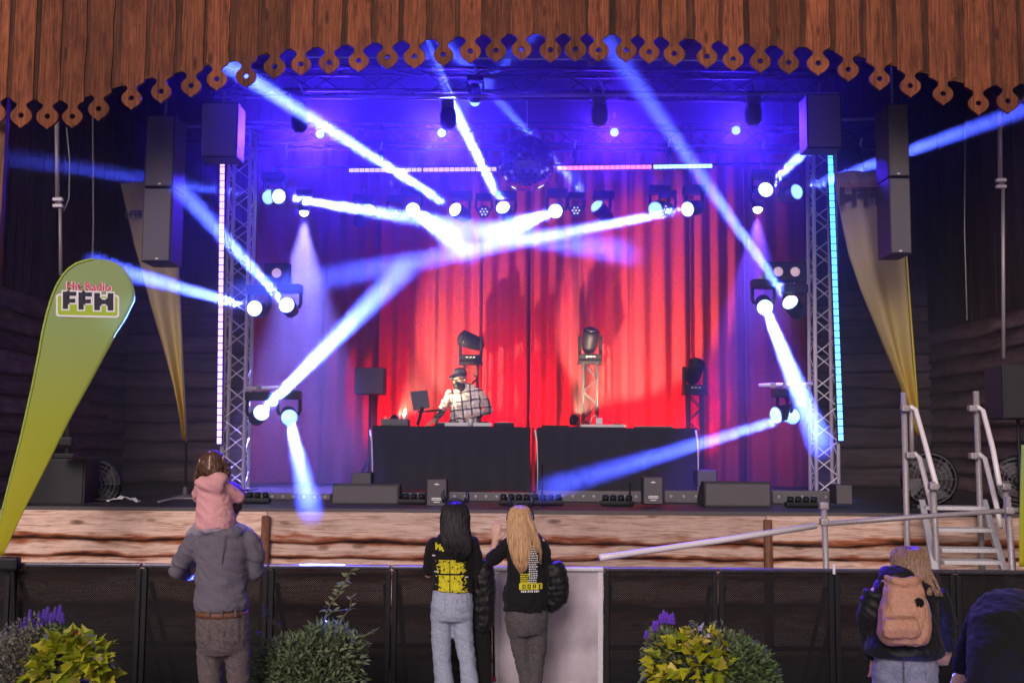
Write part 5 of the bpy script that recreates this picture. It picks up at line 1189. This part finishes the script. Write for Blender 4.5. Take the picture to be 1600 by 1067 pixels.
for k, rr_ in ((((328, 1008), (328, 1040), (329, 1070), (330, 1100), (331, 1195)), (20.5, 18.5, 17, 15.5, 14)), (((370, 1008), (372, 1040), (373, 1070), (372, 1100), (371, 1195)), (20.5, 18.5, 17, 15.5, 14))): mb.loft([q(*p) for p in k], [(r * scf, r * scf * 1.05) for r in rr_], n=18)
jn = blob('jeans', mb, M['denim_brown'], fa_, .009, 4, .0065, 6, 1.9)
for sx in (-1, 1): decal('pocket', jn, [[q(348 + sx * 10, 978), q(348 + sx * 32, 978), q(348 + sx * 32, 998), q(348 + sx * 21, 1004), q(348 + sx * 10, 998)][::sx]], M['pocket_brown'], fa_)
MB().loft([q(347, 953), q(347, 961)], [(39.6 * scf, .131), (40 * scf, .134)], up=True, n=30).build('belt', M['belt'], fa_, smooth=True)
for dx in (-20, 0, 21): MB().box(q(347 + dx, 957, -.131), (.012, .012, .04)).build('belt_loop', M['denim_brown'], fa_)
shoes(fa_, ((q(331, 1205), (-.15, 1, 0)), (q(371, 1205), (.15, 1, 0))), M['shoe_dark'])
blob('hair', MB().ell(q(357, 779, .10), (.102, .118, .112)), M['hair_brown'], fa_, .01, 3, .004, 30)
# child
Y0 = 6.76; qc = lambda px, py, dy=0.0: P(px, py, 6.76 + dy); q = qc; scc = Y0 / F
ch = person('small child in a pink hooded jacket with curly pigtails on the shoulders of a man', q(334, 800)); ch.location.z = 1.5
mb = MB(); add_head(mb, q(332, 726, .03), .092, (.12, 1, .0), ch)
mb.limb([q(333, 740, .02), q(333, 756)], [.038, .042]); mb.loft(*ringset(q, [(333, 760, 0, 18, .05), (334, 790, 0, 22, .07), (335, 822, 0, 24, .075)], scc))
for el, wp, sx in ((q(373, 775, .06), q(366, 784, .2), 1), (q(310, 776, .08), q(318, 785, .22), -1)): mb.limb([q(333 + sx * 17, 760), el, wp], [.024, .022, .018]); add_hand(mb, wp, (-sx * .3, 1, -.1), (0, 0, -1), .62, .8, side=sx)
for sx, kn, an in ((1, q(384, 836, .14), q(392, 890, .24)), (-1, q(302, 838, .14), q(300, 890, .24))): mb.limb([q(335 + sx * 14, 820), kn, an], [.038, .033, .026]); mb.cap(an, an + V((0, .07, -.03)), .026, .02)
blob('body', mb, M['skin'], ch, .007, 4)
mb = MB().loft(*ringset(q, [(332, 748, .01, 14, .06), (332, 755, .0, 21, .075), (333, 768, 0, 25, .09), (334, 785, 0, 27, .10), (336, 803, 0, 29.5, .108), (337, 815, 0, 31, .112), (336, 823, 0, 30.5, .112), (336, 827, 0, 28, .10)], scc), n=24)
mb.limb([q(352, 760), q(362, 768, .03), q(373, 777, .06), q(367, 783, .17)], [.042, .041, .038, .03]); mb.limb([q(314, 761), q(309, 770, .04), q(310, 778, .09), q(317, 785, .18)], [.04, .039, .036, .03])
mb.ell(q(328, 757, -.075), (.098, .045, .05), Matrix.Rotation(.25, 3, 'Y') @ Matrix.Rotation(.4, 3, 'X')); mb.ell(q(341, 748, -.045), (.06, .05, .045))
blob('hooded_jacket', mb, M['hoodie_pink'], ch, .008, 4, .0055, 9, 1.5)
mb = MB()
mb.ell(q(335, 824), (.115, .11, .05))
for sx, k in ((1, ((352, 823), (384, 834, .14), (391, 880, .23))), (-1, ((318, 824), (303, 836, .14), (300, 880, .23)))): mb.limb([q(*p) for p in k], [.062, .052, .04])
blob('leggings', mb, M['legging'], ch, .009, 4, .005, 12)
mb = MB().ell(q(332, 723, .02), (.079, .092, .082)); mb.ell(q(332, 731, -.02), (.072, .06, .065)); hb = blob('hair', mb, M['hair_brown'], ch, .007, 3, .006, 34)
decal('hair_parting', hb, [[q(331 + .03 * k, 712 + 4 * k), q(333 + .03 * k, 712 + 4 * k), q(333 + .03 * k, 716 + 4 * k), q(331 + .03 * k, 716 + 4 * k)] for k in range(5)], M['skin'], ch, off=.002)
for sx, bx, by, ln in ((-1, 313, 722, 40), (1, 350, 717, 30)):
    mb = MB()
    for k in range(26):
        x0, y0, d0 = bx + random.uniform(-3, 3), by + random.uniform(-2, 3), random.uniform(-.03, .03); r_ = random.uniform(.004, .010); n_ = 30; L_ = ln * random.uniform(.6, 1.0); ph = random.random() * 6; ox = random.uniform(-7, 7); pts = []
        for j in range(n_):
            s_ = j / n_; pts.append(q(x0 + ox * math.sin(s_ * 2.2) + sx * 3 * s_, y0 + L_ * s_, d0 - .02 * s_) + V((math.cos(ph + s_ * 17) * r_, math.sin(ph + s_ * 17) * r_, 0)))
        mb.tube(pts, .0042, 5)
    mb.build('pigtail', M['hair_brown'], ch, smooth=True); ring(mbb := MB(), q(bx, by), (1, 0, 0), .017, .006, 12); mbb.build('hair_tie', M['hoodie_pink'], ch, smooth=True)

# --- woman with the backpack
Y0 = 6.1; scw = Y0 / F; q = lambda px, py, dy=0.0: P(px, py, 6.1 + dy)
wo = person('woman in a dark padded jacket with a tan backpack bending her head', q(1414, 1050))
mb = MB(); add_head(mb, q(1420, 884, .12), .118, (-.25, 1, -.7), wo)
mb.limb([q(1418, 896, .08), q(1413, 915, .0)], [.052, .06]); mb.loft(*ringset(q, [(1413, 918, 0, 30, .06), (1413, 960, -.02, 36, .08), (1413, 1010, -.05, 36, .09), (1413, 1040, -.05, 38, .10)], scw))
for sx, k in ((-1, ((1368, 926), (1358, 970, .03), (1368, 1030, .1))), (1, ((1460, 928), (1475, 970, .05), (1480, 1012, .2)))):
    pts = [q(*p) for p in k]; mb.limb(pts, [.034, .034, .028]); add_hand(mb, pts[2], (sx * -.1, .4, -.9), (0, 1, 0), .95, .7, side=sx)
for k in (((1393, 1065), (1394, 1150), (1395, 1255)), ((1437, 1065), (1438, 1150), (1438, 1255))): mb.limb([q(p[0], p[1], -.03) for p in k], [.062, .046, .034])
blob('body', mb, M['skin'], wo, .008, 4)
def puff_path(pts, rads, n=9, amp=.07):
    P2, R2 = [], []; m_ = len(pts) - 1
    for i in range(m_):
        for k in range(n):
            s_ = k / n; f = 1 + amp * abs(math.sin(PI * 1.5 * k / n * 2)); P2.append(pts[i].lerp(pts[i + 1], s_)); R2.append(((rads[i][0] * (1 - s_) + rads[i + 1][0] * s_) * f, (rads[i][1] * (1 - s_) + rads[i + 1][1] * s_) * f))
    P2.append(pts[-1]); R2.append(rads[-1]); return P2, R2
pts, rads = ringset(q, [(1410, 899, .02, 22, .10), (1411, 910, .0, 42, .125), (1413, 930, 0, 51, .15), (1413, 960, -.01, 50, .155), (1413, 988, -.03, 52, .165), (1413, 1008, -.05, 57, .18), (1413, 1019, -.05, 58, .18), (1413, 1024, -.05, 53, .16)], scw)
mb = MB().loft(*puff_path(pts, rads, 6, .03), n=28, up=True)
for k, rr_ in ((((1369, 924), (1358, 962, .02), (1361, 1000, .07), (1368, 1024, .1)), (.068, .068, .062, .055)), (((1459, 926), (1474, 962, .03), (1477, 992, .12), (1481, 1008, .18)), (.068, .068, .06, .054))):
    pts = [q(*p) for p in k]; mb.loft(*puff_path(pts, [(r, r) for r in rr_], 8, .08), n=16)
mb.ell(q(1400, 899, -.02), (.10, .085, .045), Matrix.Rotation(-.15, 3, 'Y')); mb.ell(q(1396, 893, .0), (.085, .07, .035))
blob('jacket', mb, M['puffer'], wo, .0095, 3, .006, 8, 1.6)
mb = MB().loft(*ringset(q, [(1414, 1008, -.05, 44, .135), (1414, 1030, -.05, 47.5, .15), (1414, 1056, -.05, 49.5, .158), (1414, 1072, -.04, 48, .15), (1414, 1084, -.03, 42, .12)], scw), n=26)
for k in (((1392, 1072), (1393, 1120), (1394, 1160), (1395, 1250)), ((1437, 1072), (1438, 1120), (1438, 1160), (1438, 1250))): mb.loft([q(p[0], p[1], -.03) for p in k], [(r * scw, r * scw * 1.05) for r in (25, 21, 17, 14)], n=18)
jn = blob('jeans', mb, M['denim_blue'], wo, .009, 4, .006, 8)
for sx in (-1, 1): decal('pocket', jn, [[q(1413 + sx * 11, 1030), q(1413 + sx * 34, 1030), q(1413 + sx * 34, 1050), q(1413 + sx * 22, 1060), q(1413 + sx * 11, 1050)][::sx]], M['pocket_blue'], wo)
MB().tube([q(1412, 1024, -.215), q(1412, 1040, -.213), q(1412, 1075, -.2)], .004, 5).build('seam', M['denim_grey'], wo)
shoes(wo, ((q(1395, 1262), (-.1, 1, 0)), (q(1438, 1262), (.1, 1, 0))), M['shoe_dark'])
rings = [(q(1420, 853, .13), .03, .05), (q(1420, 857, .12), 19 * scw, .10), (q(1420, 866, .12), 26 * scw, .14), (q(1421, 882, .09), 28.5 * scw, .13), (q(1424, 893, .06), 26 * scw, .105), (q(1432, 905, .02), 19 * scw, .085), (q(1441, 917, -.04), 12 * scw, .06), (q(1448, 928, -.08), 6 * scw, .04)]
hair_fall(wo, rings, M['hair_ash'], 150)
strands(wo, [(q(1434, 868, .1), .02, .06), (q(1443, 888, .06), .025, .06), (q(1452, 905, .0), .03, .05), (q(1460, 920, -.06), .03, .04), (q(1465, 930, -.08), .025, .03)], M['hair_ash'], 30, name='hair_lock')
# backpack
qk = lambda px, py, dy=0.0: P(px, py, 5.86 + dy); sck = 5.86 / F
bk = thing('backpack', 'tan leather backpack with a rolled top worn over the dark padded jacket', 'backpack', qk(1412, 1003))
mb = MB().loft(*ringset(qk, [(1411, 903, .03, 24, .03), (1411, 909, .02, 27, .05), (1412, 922, 0, 29, .07), (1412, 938, 0, 31.5, .085), (1412, 955, 0, 36, .10), (1413, 975, 0, 39, .11), (1413, 992, 0, 39, .11), (1413, 1001, 0, 36, .10), (1413, 1006, 0, 29, .07)], sck), n=28, flat=.62, up=True)
mb.limb([qk(1386, 902, .02), qk(1398, 909, -.03), qk(1412, 911, -.04), qk(1427, 908, -.03), qk(1438, 904, .02)], [.016, .026, .028, .026, .018])
body_ = blob('bag_body', mb, M['leather'], bk, .007, 3, .007, 8, .6)
mb = MB().loft(*ringset(qk, [(1407, 964, -.08, 20, .02), (1407, 967, -.09, 26, .035), (1408, 982, -.095, 29, .045), (1409, 994, -.09, 27, .04), (1409, 999, -.075, 20, .02)], sck), n=24, flat=.6, up=True)
blob('front_pocket', mb, M['leather'], bk, .006, 2, .004, 10)
MB().tube([qk(1381, 992, -.11), qk(1380, 970, -.105), qk(1386, 963, -.11), qk(1407, 962, -.125), qk(1428, 963, -.115), qk(1434, 970, -.11), qk(1434, 992, -.115)], .003, 6).build('zip', plain('zip_brown', (.36, .19, .12), .5), bk, smooth=True)
MB().tube([qk(1390, 912, -.07), qk(1388, 930, -.085), qk(1388, 946, -.09)], .0035, 6).build('cord', M['leather'], bk, smooth=True)
mb = MB(); c = qk(1436, 941, -.085)
for k in range(120):
    d = V((random.gauss(0, 1), random.gauss(0, 1), random.gauss(0, 1))).normalized(); mb.tube([c, c + d * .026], [.003, .0015], 4)
mb.build('pompom', M['tee_black'], bk)
MB().loft([qk(1440, 929, -.02), qk(1447, 945, .0), qk(1451, 962, .03), qk(1450, 985, .05)], [(.012, .006), (.016, .006), (.016, .006), (.013, .005)], n=10).build('strap', M['legging'], bk, smooth=True)
MB().loft([qk(1386, 909, .03), qk(1381, 907, .12), qk(1377, 918, .2)], [(.016, .006)] * 3, n=10).build('strap', M['leather'], bk, smooth=True)

# --- bent figure at the right edge
q = lambda px, py, dy=0.0: P(px, py, 6.25 + dy); scb = 6.25 / F
be = person('person in a dark jacket bending forward at the right edge of the picture', q(1570, 1080))
mb = MB(); add_head(mb, q(1590, 950, .78), .12, (0, .7, -.7), be)
mb.limb([q(1584, 945, .5), q(1588, 948, .7)], [.06, .055]); mb.loft([q(1572, 1090), q(1572, 1010, .08), q(1574, 965, .3), q(1580, 945, .5)], [(.15, .1), (.15, .11), (.16, .1), (.16, .08)])
for sx, k in ((-1, ((1535, 962, .42), (1514, 1005, .45), (1500, 1050, .45))), (1, ((1625, 965, .42), (1640, 1010, .45), (1640, 1060, .45)))):
    pts = [q(*p) for p in k]; mb.limb(pts, [.05, .042, .03]); add_hand(mb, pts[2], (-.2, .3, -.9), (0, 1, 0), 1, .8, side=sx)
for k in (((1550, 1095), (1550, 1170), (1550, 1240)), ((1597, 1095), (1598, 1170), (1598, 1240))): mb.limb([q(*p) for p in k], [.065, .05, .036])
blob('body', mb, M['skin'], be, .009, 4)
mb = MB().loft([q(1572, 1100, -.02), q(1572, 1070, -.03), q(1572, 1030, .0), q(1571, 992, .1), q(1573, 966, .27), q(1578, 952, .42), q(1582, 946, .55)], [(56 * scb, .16), (58 * scb, .175), (57 * scb, .175), (56 * scb, .165), (55 * scb, .155), (50 * scb, .13), (34 * scb, .10)], n=28)
mb.limb([q(1536, 962, .40), q(1524, 985, .43), q(1513, 1010, .45), q(1502, 1042, .45)], [.085, .08, .07, .055]); mb.limb([q(1625, 965, .40), q(1640, 1010, .45), q(1640, 1050, .45)], [.08, .07, .055])
mb.ell(q(1588, 938, .42), (.13, .11, .06), Matrix.Rotation(.12, 3, 'Y'))
blob('jacket', mb, M['jacket'], be, .01, 4, .008, 6, 1.6)
MB().tube([q(1548, 950, .20), q(1568, 955, .16), q(1590, 957, .16), q(1612, 962, .2)], .008, 6).build('seam', M['tee_black'], be, smooth=True)
mb = MB().loft([q(1573, 1085), q(1573, 1120)], [(.19, .15), (.18, .14)], n=22)
for k in (((1550, 1115), (1550, 1170), (1550, 1235)), ((1597, 1115), (1598, 1170), (1598, 1235))): mb.loft([q(*p) for p in k], [(.085, .09), (.07, .07), (.055, .055)], n=16)
blob('trousers', mb, M['denim_grey'], be, .01, 4, .006, 9)
shoes(be, ((q(1550, 1240), (0, 1, 0)), (q(1598, 1240), (0, 1, 0))), M['shoe_dark'])
blob('hair', MB().ell(q(1590, 946, .76), (.10, .11, .11)), M['hair_brown'], be, .01, 3)

# --- DJ
q = lambda px, py, dy=0.0: P(px, py, 15.15 + dy); scd = 15.15 / F
dj = person('DJ in a white plaid shirt and dark cap looking down at his decks', q(727, 700)); dj.location.z = DECK
mb = MB(); hc = q(718, 592, -.02); add_head(mb, hc, .13, (-.55, -.8, -.25), dj)
mb.limb([q(722, 600), q(727, 613, .03)], [.06, .07]); mb.loft(*ringset(q, [(727, 616, .02, 20, .09), (728, 650, 0, 20, .1), (728, 690, 0, 20, .1)], scd))
for k, sx in ((((750, 616), (764, 641, -.02), (741, 650, -.26)), 1), (((703, 616), (692, 640, -.1), (679, 657, -.38)), -1)):
    pts = [q(*p) for p in k]; mb.limb(pts, [.05, .045, .032]); add_hand(mb, pts[2], (-.75 if sx > 0 else -.5, -.5, -.25), (0, 0, -1), 1.05, .7, side=sx)
for x in (716, 740): mb.limb([q(x, 690), q(x, 730), q(x, 768)], [.08, .06, .04])
blob('body', mb, M['skin'], dj, .008, 4)
def plaid():
    m, nt, b = base_mat('plaid_shirt', .85); tc = nd(nt, 'ShaderNodeTexCoord'); sp = nd(nt, 'ShaderNodeSeparateXYZ')
    rt = nd(nt, 'ShaderNodeMapping'); rt.inputs['Rotation'].default_value = (0, .12, 0); nz = nd(nt, 'ShaderNodeTexNoise'); nz.inputs['Scale'].default_value = 5; wa = nd(nt, 'ShaderNodeVectorMath', operation='MULTIPLY_ADD'); wa.inputs[1].default_value = (.06, .06, .06)
    nt.links.new(tc.outputs['Object'], nz.inputs[0]); nt.links.new(nz.outputs['Color'], wa.inputs[0]); nt.links.new(tc.outputs['Object'], wa.inputs[2]); nt.links.new(wa.outputs[0], rt.inputs[0]); nt.links.new(rt.outputs[0], sp.inputs[0])
    outs = []
    for ax in (0, 2):
        for f, w_ in ((8.2, .16), (16.4, .06)):
            mu = nd(nt, 'ShaderNodeMath', operation='MULTIPLY'); mu.inputs[1].default_value = f; fr = nd(nt, 'ShaderNodeMath', operation='FRACT'); lt = nd(nt, 'ShaderNodeMath', operation='LESS_THAN'); lt.inputs[1].default_value = w_
            nt.links.new(sp.outputs[ax], mu.inputs[0]); nt.links.new(mu.outputs[0], fr.inputs[0]); nt.links.new(fr.outputs[0], lt.inputs[0]); outs.append(lt.outputs[0])
    s_ = outs[0]
    for o in outs[1:]:
        a = nd(nt, 'ShaderNodeMath', operation='ADD'); a.use_clamp = False; nt.links.new(s_, a.inputs[0]); nt.links.new(o, a.inputs[1]); s_ = a.outputs[0]
    dv = nd(nt, 'ShaderNodeMath', operation='MULTIPLY'); dv.inputs[1].default_value = .5; nt.links.new(s_, dv.inputs[0])
    r = ramp(nt, dv.outputs[0], [(0, (.56, .49, .45)), (.5, (.08, .05, .07)), (1, (.02, .015, .02))]); nt.links.new(r.outputs[0], b.inputs['Base Color']); return m
mb = MB().loft(*ringset(q, [(724, 600, .02, 9, .08), (726, 606, .02, 18, .11), (727, 614, .02, 25, .125), (728, 632, .0, 25.5, .14), (728, 652, -.02, 25, .14), (728, 676, -.02, 26, .14)], scd), n=24)
mb.limb([q(750, 615, .02), q(758, 628, .0), q(765, 641, -.02), q(744, 649, -.22)], [.07, .064, .056, .045]); mb.limb([q(703, 615, .02), q(697, 628, -.04), q(691, 641, -.1), q(681, 655, -.34)], [.07, .062, .055, .045])
blob('shirt', mb, plaid(), dj, .012, 3, .012, 9)
blob('undershirt', MB().ell(q(722, 606, -.075), (.055, .04, .07)), M['tee_black'], dj, .01, 3)
fd = V((-.55, -.8, -.25)).normalized()
mb = MB().ell(hc - V((0, 0, .075)) + fd * .055, (.072, .066, .065)); blob('beard', mb, M['hair_black'], dj, .009, 2, .004, 30)
mb = MB().ell(hc + V((0, 0, .075)), (.105, .118, .085)); mb.loft([hc + V((0, 0, .065)) + fd * .06, hc + V((0, 0, .062)) + fd * .14, hc + V((0, 0, .045)) + fd * .21], [(.085, .016), (.08, .014), (.05, .012)], side=fd.cross(V((0, 0, 1)))); blob('cap', mb, plain('cap_dark', (.05, .045, .06), .8, var=.5, sc=20), dj, .009, 2)
x_ = fd.cross(V((0, 0, 1))).normalized(); MB().tube([hc + x_ * .1 + V((0, 0, .01)), hc + x_ * .06 + fd * .11 + V((0, 0, .012)), hc + fd * .125 + V((0, 0, .006)), hc - x_ * .06 + fd * .11 + V((0, 0, .012)), hc - x_ * .1 + V((0, 0, .01))], .006, 5).build('glasses', M['black'], dj, smooth=True)
mb = MB().loft([q(728, 672), q(728, 694)], [(.2, .13), (.19, .13)], n=20)
for x in (716, 740): mb.loft([q(x, 690), q(x, 730), q(x, 766)], [(.095, .1), (.075, .075), (.06, .06)], n=14)
blob('trousers', mb, M['denim_grey'], dj, .012, 3)
for x in (716, 740): b = q(x, 768); blob('shoe', MB().ell(V((b.x, b.y - .06, DECK + .045)), (.05, .13, .045)), M['shoe_dark'], dj, .012, 2)

# ------------------------------------------------------------------ planted tubs before the barrier
M['leaf_green'] = plain('leaf_green', (.085, .135, .045), .5, var=.55, sc=9, bs=0)
M['leaf_grey'] = plain('leaf_grey', (.17, .165, .125), .7, var=.5, sc=14, bs=0)
M['leaf_dull'] = plain('leaf_dull', (.13, .16, .085), .55, var=.5, sc=9, bs=0)
M['stem'] = plain('stem', (.10, .11, .04), .6)
M['purple'] = plain('flower_purple', (.12, .06, .42), .6, var=.35, sc=40)
def chartreuse(name, a, b_, c):
    m, nt, b = base_mat(name, .5); oi = nd(nt, 'ShaderNodeObjectInfo'); r = ramp(nt, oi.outputs['Random'], [(0, a), (.6, b_), (1, c)]); nt.links.new(r.outputs[0], b.inputs['Base Color'])
    tr = nd(nt, 'ShaderNodeBsdfTranslucent'); nt.links.new(r.outputs[0], tr.inputs[0]); mx = nd(nt, 'ShaderNodeMixShader'); mx.inputs[0].default_value = .25; nt.links.new(b.outputs[0], mx.inputs[1]); nt.links.new(tr.outputs[0], mx.inputs[2]); nt.links.new(mx.outputs[0], nt.nodes['Material Output'].inputs[0]); return m
M['lime'] = chartreuse('leaf_lime', (.16, .24, .015), (.34, .40, .02), (.50, .50, .04)); M['lime_y'] = chartreuse('leaf_yellow', (.34, .38, .02), (.60, .55, .03), (.76, .62, .14))
def leaf_mesh(name, pts, fold, m):
    """pointed leaf along +Y, folded on its midrib"""
    vs = [V((0, y, -.15 * y * y * 6 * .1)) for x, y in pts]; n = len(pts); R_ = [V((x, y, fold * x - .6 * y * y)) for x, y in pts]; L_ = [V((-x, y, fold * x - .6 * y * y)) for x, y in pts]; mid = [V((0, y, -.6 * y * y)) for x, y in pts]
    v = mid + R_ + L_; fs = []
    for i in range(n - 1): fs += [(i, n + i, n + i + 1, i + 1), (i, i + 1, 2 * n + i + 1, 2 * n + i)]
    mb = MB().add(v, fs); me = mb.mesh(name); me.materials.append(m); return me
lobed = [(.004, 0), (.034, .004), (.044, .018), (.028, .032), (.034, .046), (.016, .062), (.001, .095)]
lobes = {k: leaf_mesh('lobed_leaf', lobed, .45, M[k]) for k in ('lime', 'lime_y')}
def orient(d, roll):
    d = d.normalized(); z = V((0, -.35, 1)); x = d.cross(z).normalized(); z = x.cross(d); R_ = Matrix((x, d, z)).transposed(); return R_ @ Matrix.Rotation(roll, 3, 'Y')
def dome_point(c, r):
    while True:
        d = V((random.gauss(0, 1), random.gauss(0, 1), random.gauss(0, 1))).normalized()
        if d.z > -.55 and d.y < .75: break
    f = random.uniform(.62, 1.04); return c + V((d.x * r[0], d.y * r[1], d.z * r[2])) * f, d
def small_foliage(name, c, r, n, ln, m, parent, wd=.36, droop=0.0):
    mb = MB()
    for k in range(n):
        p, d = dome_point(c, r); bump_ = 1 + .20 * noise.noise(p * 9) + .30 * noise.noise(p * 4.2); p = c + (p - c) * bump_
        ax = (d + V((random.gauss(0, .6), random.gauss(0, .6), random.gauss(0, .6) + .25 - droop))).normalized(); R_ = orient(ax, random.uniform(-1, 1)); l = ln * random.uniform(.6, 1.3); w_ = l * wd
        mb.add([p + R_ @ V(a) for a in ((0, 0, 0), (w_ * .5, l * .4, .12 * l), (0, l * .45, 0), (-w_ * .5, l * .4, .12 * l), (0, l, -.1 * l))], [(0, 1, 2), (0, 2, 3), (1, 4, 2), (2, 4, 3)])
    return mb.build(name, m, parent, kind='stuff')
def big_leaves(c, r, n, keys, parent, s=1.0):
    for k in range(n):
        p, d = dome_point(c, r); ax = (d * .6 + V((random.gauss(0, .55), -.35 + random.gauss(0, .3), random.gauss(0, .45)))).normalized(); o = bpy.data.objects.new('leaf', lobes[random.choice(keys)]); C.objects.link(o); o.parent = parent
        o.location = p - root_loc(parent); o.rotation_mode = 'QUATERNION'; o.rotation_quaternion = orient(ax, random.uniform(-.9, .9)).to_quaternion(); o.scale = (s * random.uniform(.7, 1.25),) * 3
def spikes(lst, parent, m):
    for p, h in lst:
        mb = MB()
        for k in range(int(h / .011)):
            z = k * .011; r_ = .013 * (1 - .75 * k * .011 / h)
            for j in range(4): a = j * PI / 2 + k * .9; mb.ell(p + V((math.cos(a) * r_, math.sin(a) * r_, z)), (.0065, .0065, .008), n=5, m=3)
        o = mb.build('flower_spike', m, parent); MB().tube([p - V((0, 0, .2)), p + V((0, 0, h))], .003, 4).build('stem', M['stem'], o)
def pot(t, c, R_):
    MB().lathe((c.x, c.y, .0), (0, 0, 1), [(R_ * .78, .005), (R_ * .95, .30), (R_, .42), (R_ * 1.05, .43), (R_ * 1.05, .47), (R_ * .92, .47), (R_ * .9, .43), (.02, .42)], 28).build('pot', plain('pot_clay', (.07, .055, .05), .7), t, smooth=False)
def sprig(t, pts, m, leaves, ln):
    mb = MB(); mb.tube(pts, [.005] * (len(pts) - 1) + [.002], 5)
    o = mb.build('sprig', M['stem'], t, smooth=True); ml = MB()
    for k in range(leaves):
        s_ = random.uniform(.15, 1); i = min(len(pts) - 2, int(s_ * (len(pts) - 1))); f = s_ * (len(pts) - 1) - i; p = pts[i].lerp(pts[i + 1], f); ax = V((random.choice((-1, 1)) * random.uniform(.5, 1), random.gauss(0, .4), random.uniform(-.2, .8))); R_ = orient(ax, random.uniform(-1, 1)); l = ln * random.uniform(.6, 1.2); w_ = l * .4
        ml.add([p + R_ @ V(a) for a in ((0, 0, 0), (w_ * .5, l * .45, .1 * l), (-w_ * .5, l * .45, .1 * l), (0, l, -.15 * l))], [(0, 1, 2), (1, 3, 2)])
    ml.build('sprig_leaves', m, o)
YP = 7.1; q = lambda px, py, dy=0.0: P(px, py, 7.1 + dy)
c0 = q(80, 1060); t = thing('planted_tub', 'planted tub with purple spikes, grey foliage and lime leaves at the left', 'plant', (c0.x, YP, 0)); pot(t, c0, .33)
small_foliage('foliage', q(48, 1050, .05), (.25, .24, .30), 3600, .032, M['leaf_grey'], t, .5); small_foliage('foliage', q(85, 1010, .12), (.16, .16, .14), 900, .04, M['leaf_green'], t, .5)
big_leaves(q(108, 1045, -.06), (.27, .20, .20), 185, ['lime', 'lime', 'lime_y'], t, 1.0); big_leaves(q(145, 1035, 0), (.13, .16, .17), 55, ['lime'], t, .95)
spikes([(q(x, y, .1), h) for x, y, h in ((38, 985, .09), (46, 978, .11), (52, 985, .08), (60, 982, .12), (68, 975, .10), (74, 968, .09), (86, 966, .08), (93, 968, .10), (97, 972, .07), (33, 990, .08), (80, 972, .07))], t, M['purple'])
mb = MB(); [mb.ell(q(116 + 3 * k, 988, -.1), (.013, .013, .013), n=8, m=5) for k in range(2)]; mb.build('red_flower', plain('flower_red', (.4, .03, .03), .6), t)
c0 = q(488, 1070); t = thing('planted_tub', 'planted tub of loose green foliage with long sprigs behind the father', 'plant', (c0.x, YP + .2, 0)); pot(t, q(488, 1070, .2), .34)
qm = lambda px, py, dy=0.0: P(px, py, 7.3 + dy)
small_foliage('foliage', qm(486, 1058), (.36, .28, .30), 4600, .046, M['leaf_green'], t, .42); small_foliage('foliage', qm(520, 1030, -.05), (.22, .22, .20), 1500, .05, M['leaf_dull'], t, .42); small_foliage('foliage', qm(450, 1040, -.08), (.2, .2, .2), 900, .045, M['leaf_dull'], t, .4)
small_foliage('foliage', qm(485, 1075, -.2), (.30, .14, .26), 1400, .045, M['leaf_dull'], t, .42)
sprig(t, [qm(505, 975), qm(515, 945), qm(530, 928), qm(541, 905), qm(551, 886)], M['leaf_dull'], 22, .06); sprig(t, [qm(520, 985), qm(535, 965), qm(547, 950), qm(549, 930)], M['leaf_dull'], 16, .05); sprig(t, [qm(440, 985), qm(428, 972), qm(417, 958), qm(413, 942)], M['leaf_green'], 16, .04)
sprig(t, [qm(555, 1000), qm(572, 992), qm(585, 985), qm(594, 979)], M['leaf_green'], 10, .035); sprig(t, [qm(500, 985), qm(508, 965), qm(518, 955), qm(553, 950)], M['leaf_dull'], 12, .045); sprig(t, [qm(420, 1010), qm(408, 995), qm(402, 985)], M['leaf_green'], 10, .04)
c0 = q(1105, 1070); t = thing('planted_tub', 'planted tub with bright yellow leaves and one purple flower tuft in the middle right', 'plant', (c0.x, YP, 0)); pot(t, c0, .33)
small_foliage('foliage', q(1110, 1058, .08), (.36, .26, .28), 3000, .045, M['leaf_dull'], t, .42); small_foliage('foliage', q(1155, 1055, .0), (.22, .22, .22), 1700, .045, M['leaf_green'], t, .42); small_foliage('foliage', q(1042, 1030, .05), (.14, .16, .22), 1100, .045, M['leaf_dull'], t, .5)
big_leaves(q(1075, 1055, -.08), (.24, .2, .24), 170, ['lime_y', 'lime_y', 'lime'], t, 1.0); big_leaves(q(1090, 1005, .0), (.2, .16, .09), 26, ['lime_y'], t, .9)
spikes([(q(x, y, .05), h) for x, y, h in ((1022, 985, .07), (1032, 972, .06), (1037, 971, .08), (1042, 972, .07), (1047, 973, .06), (1051, 973, .075), (1026, 982, .06), (1010, 995, .05))], t, plain('flower_violet', (.16, .05, .55), .6, var=.3, sc=40))
sprig(t, [q(1150, 1000), q(1160, 990), q(1163, 985)], M['leaf_green'], 12, .04); sprig(t, [q(1090, 985), q(1086, 975), q(1084, 968)], M['leaf_dull'], 12, .04); sprig(t, [q(1110, 990), q(1113, 978), q(1114, 970)], M['leaf_dull'], 6, .035); sprig(t, [q(1170, 1040), q(1190, 1025), q(1205, 1040), q(1215, 1060)], M['leaf_green'], 16, .045)
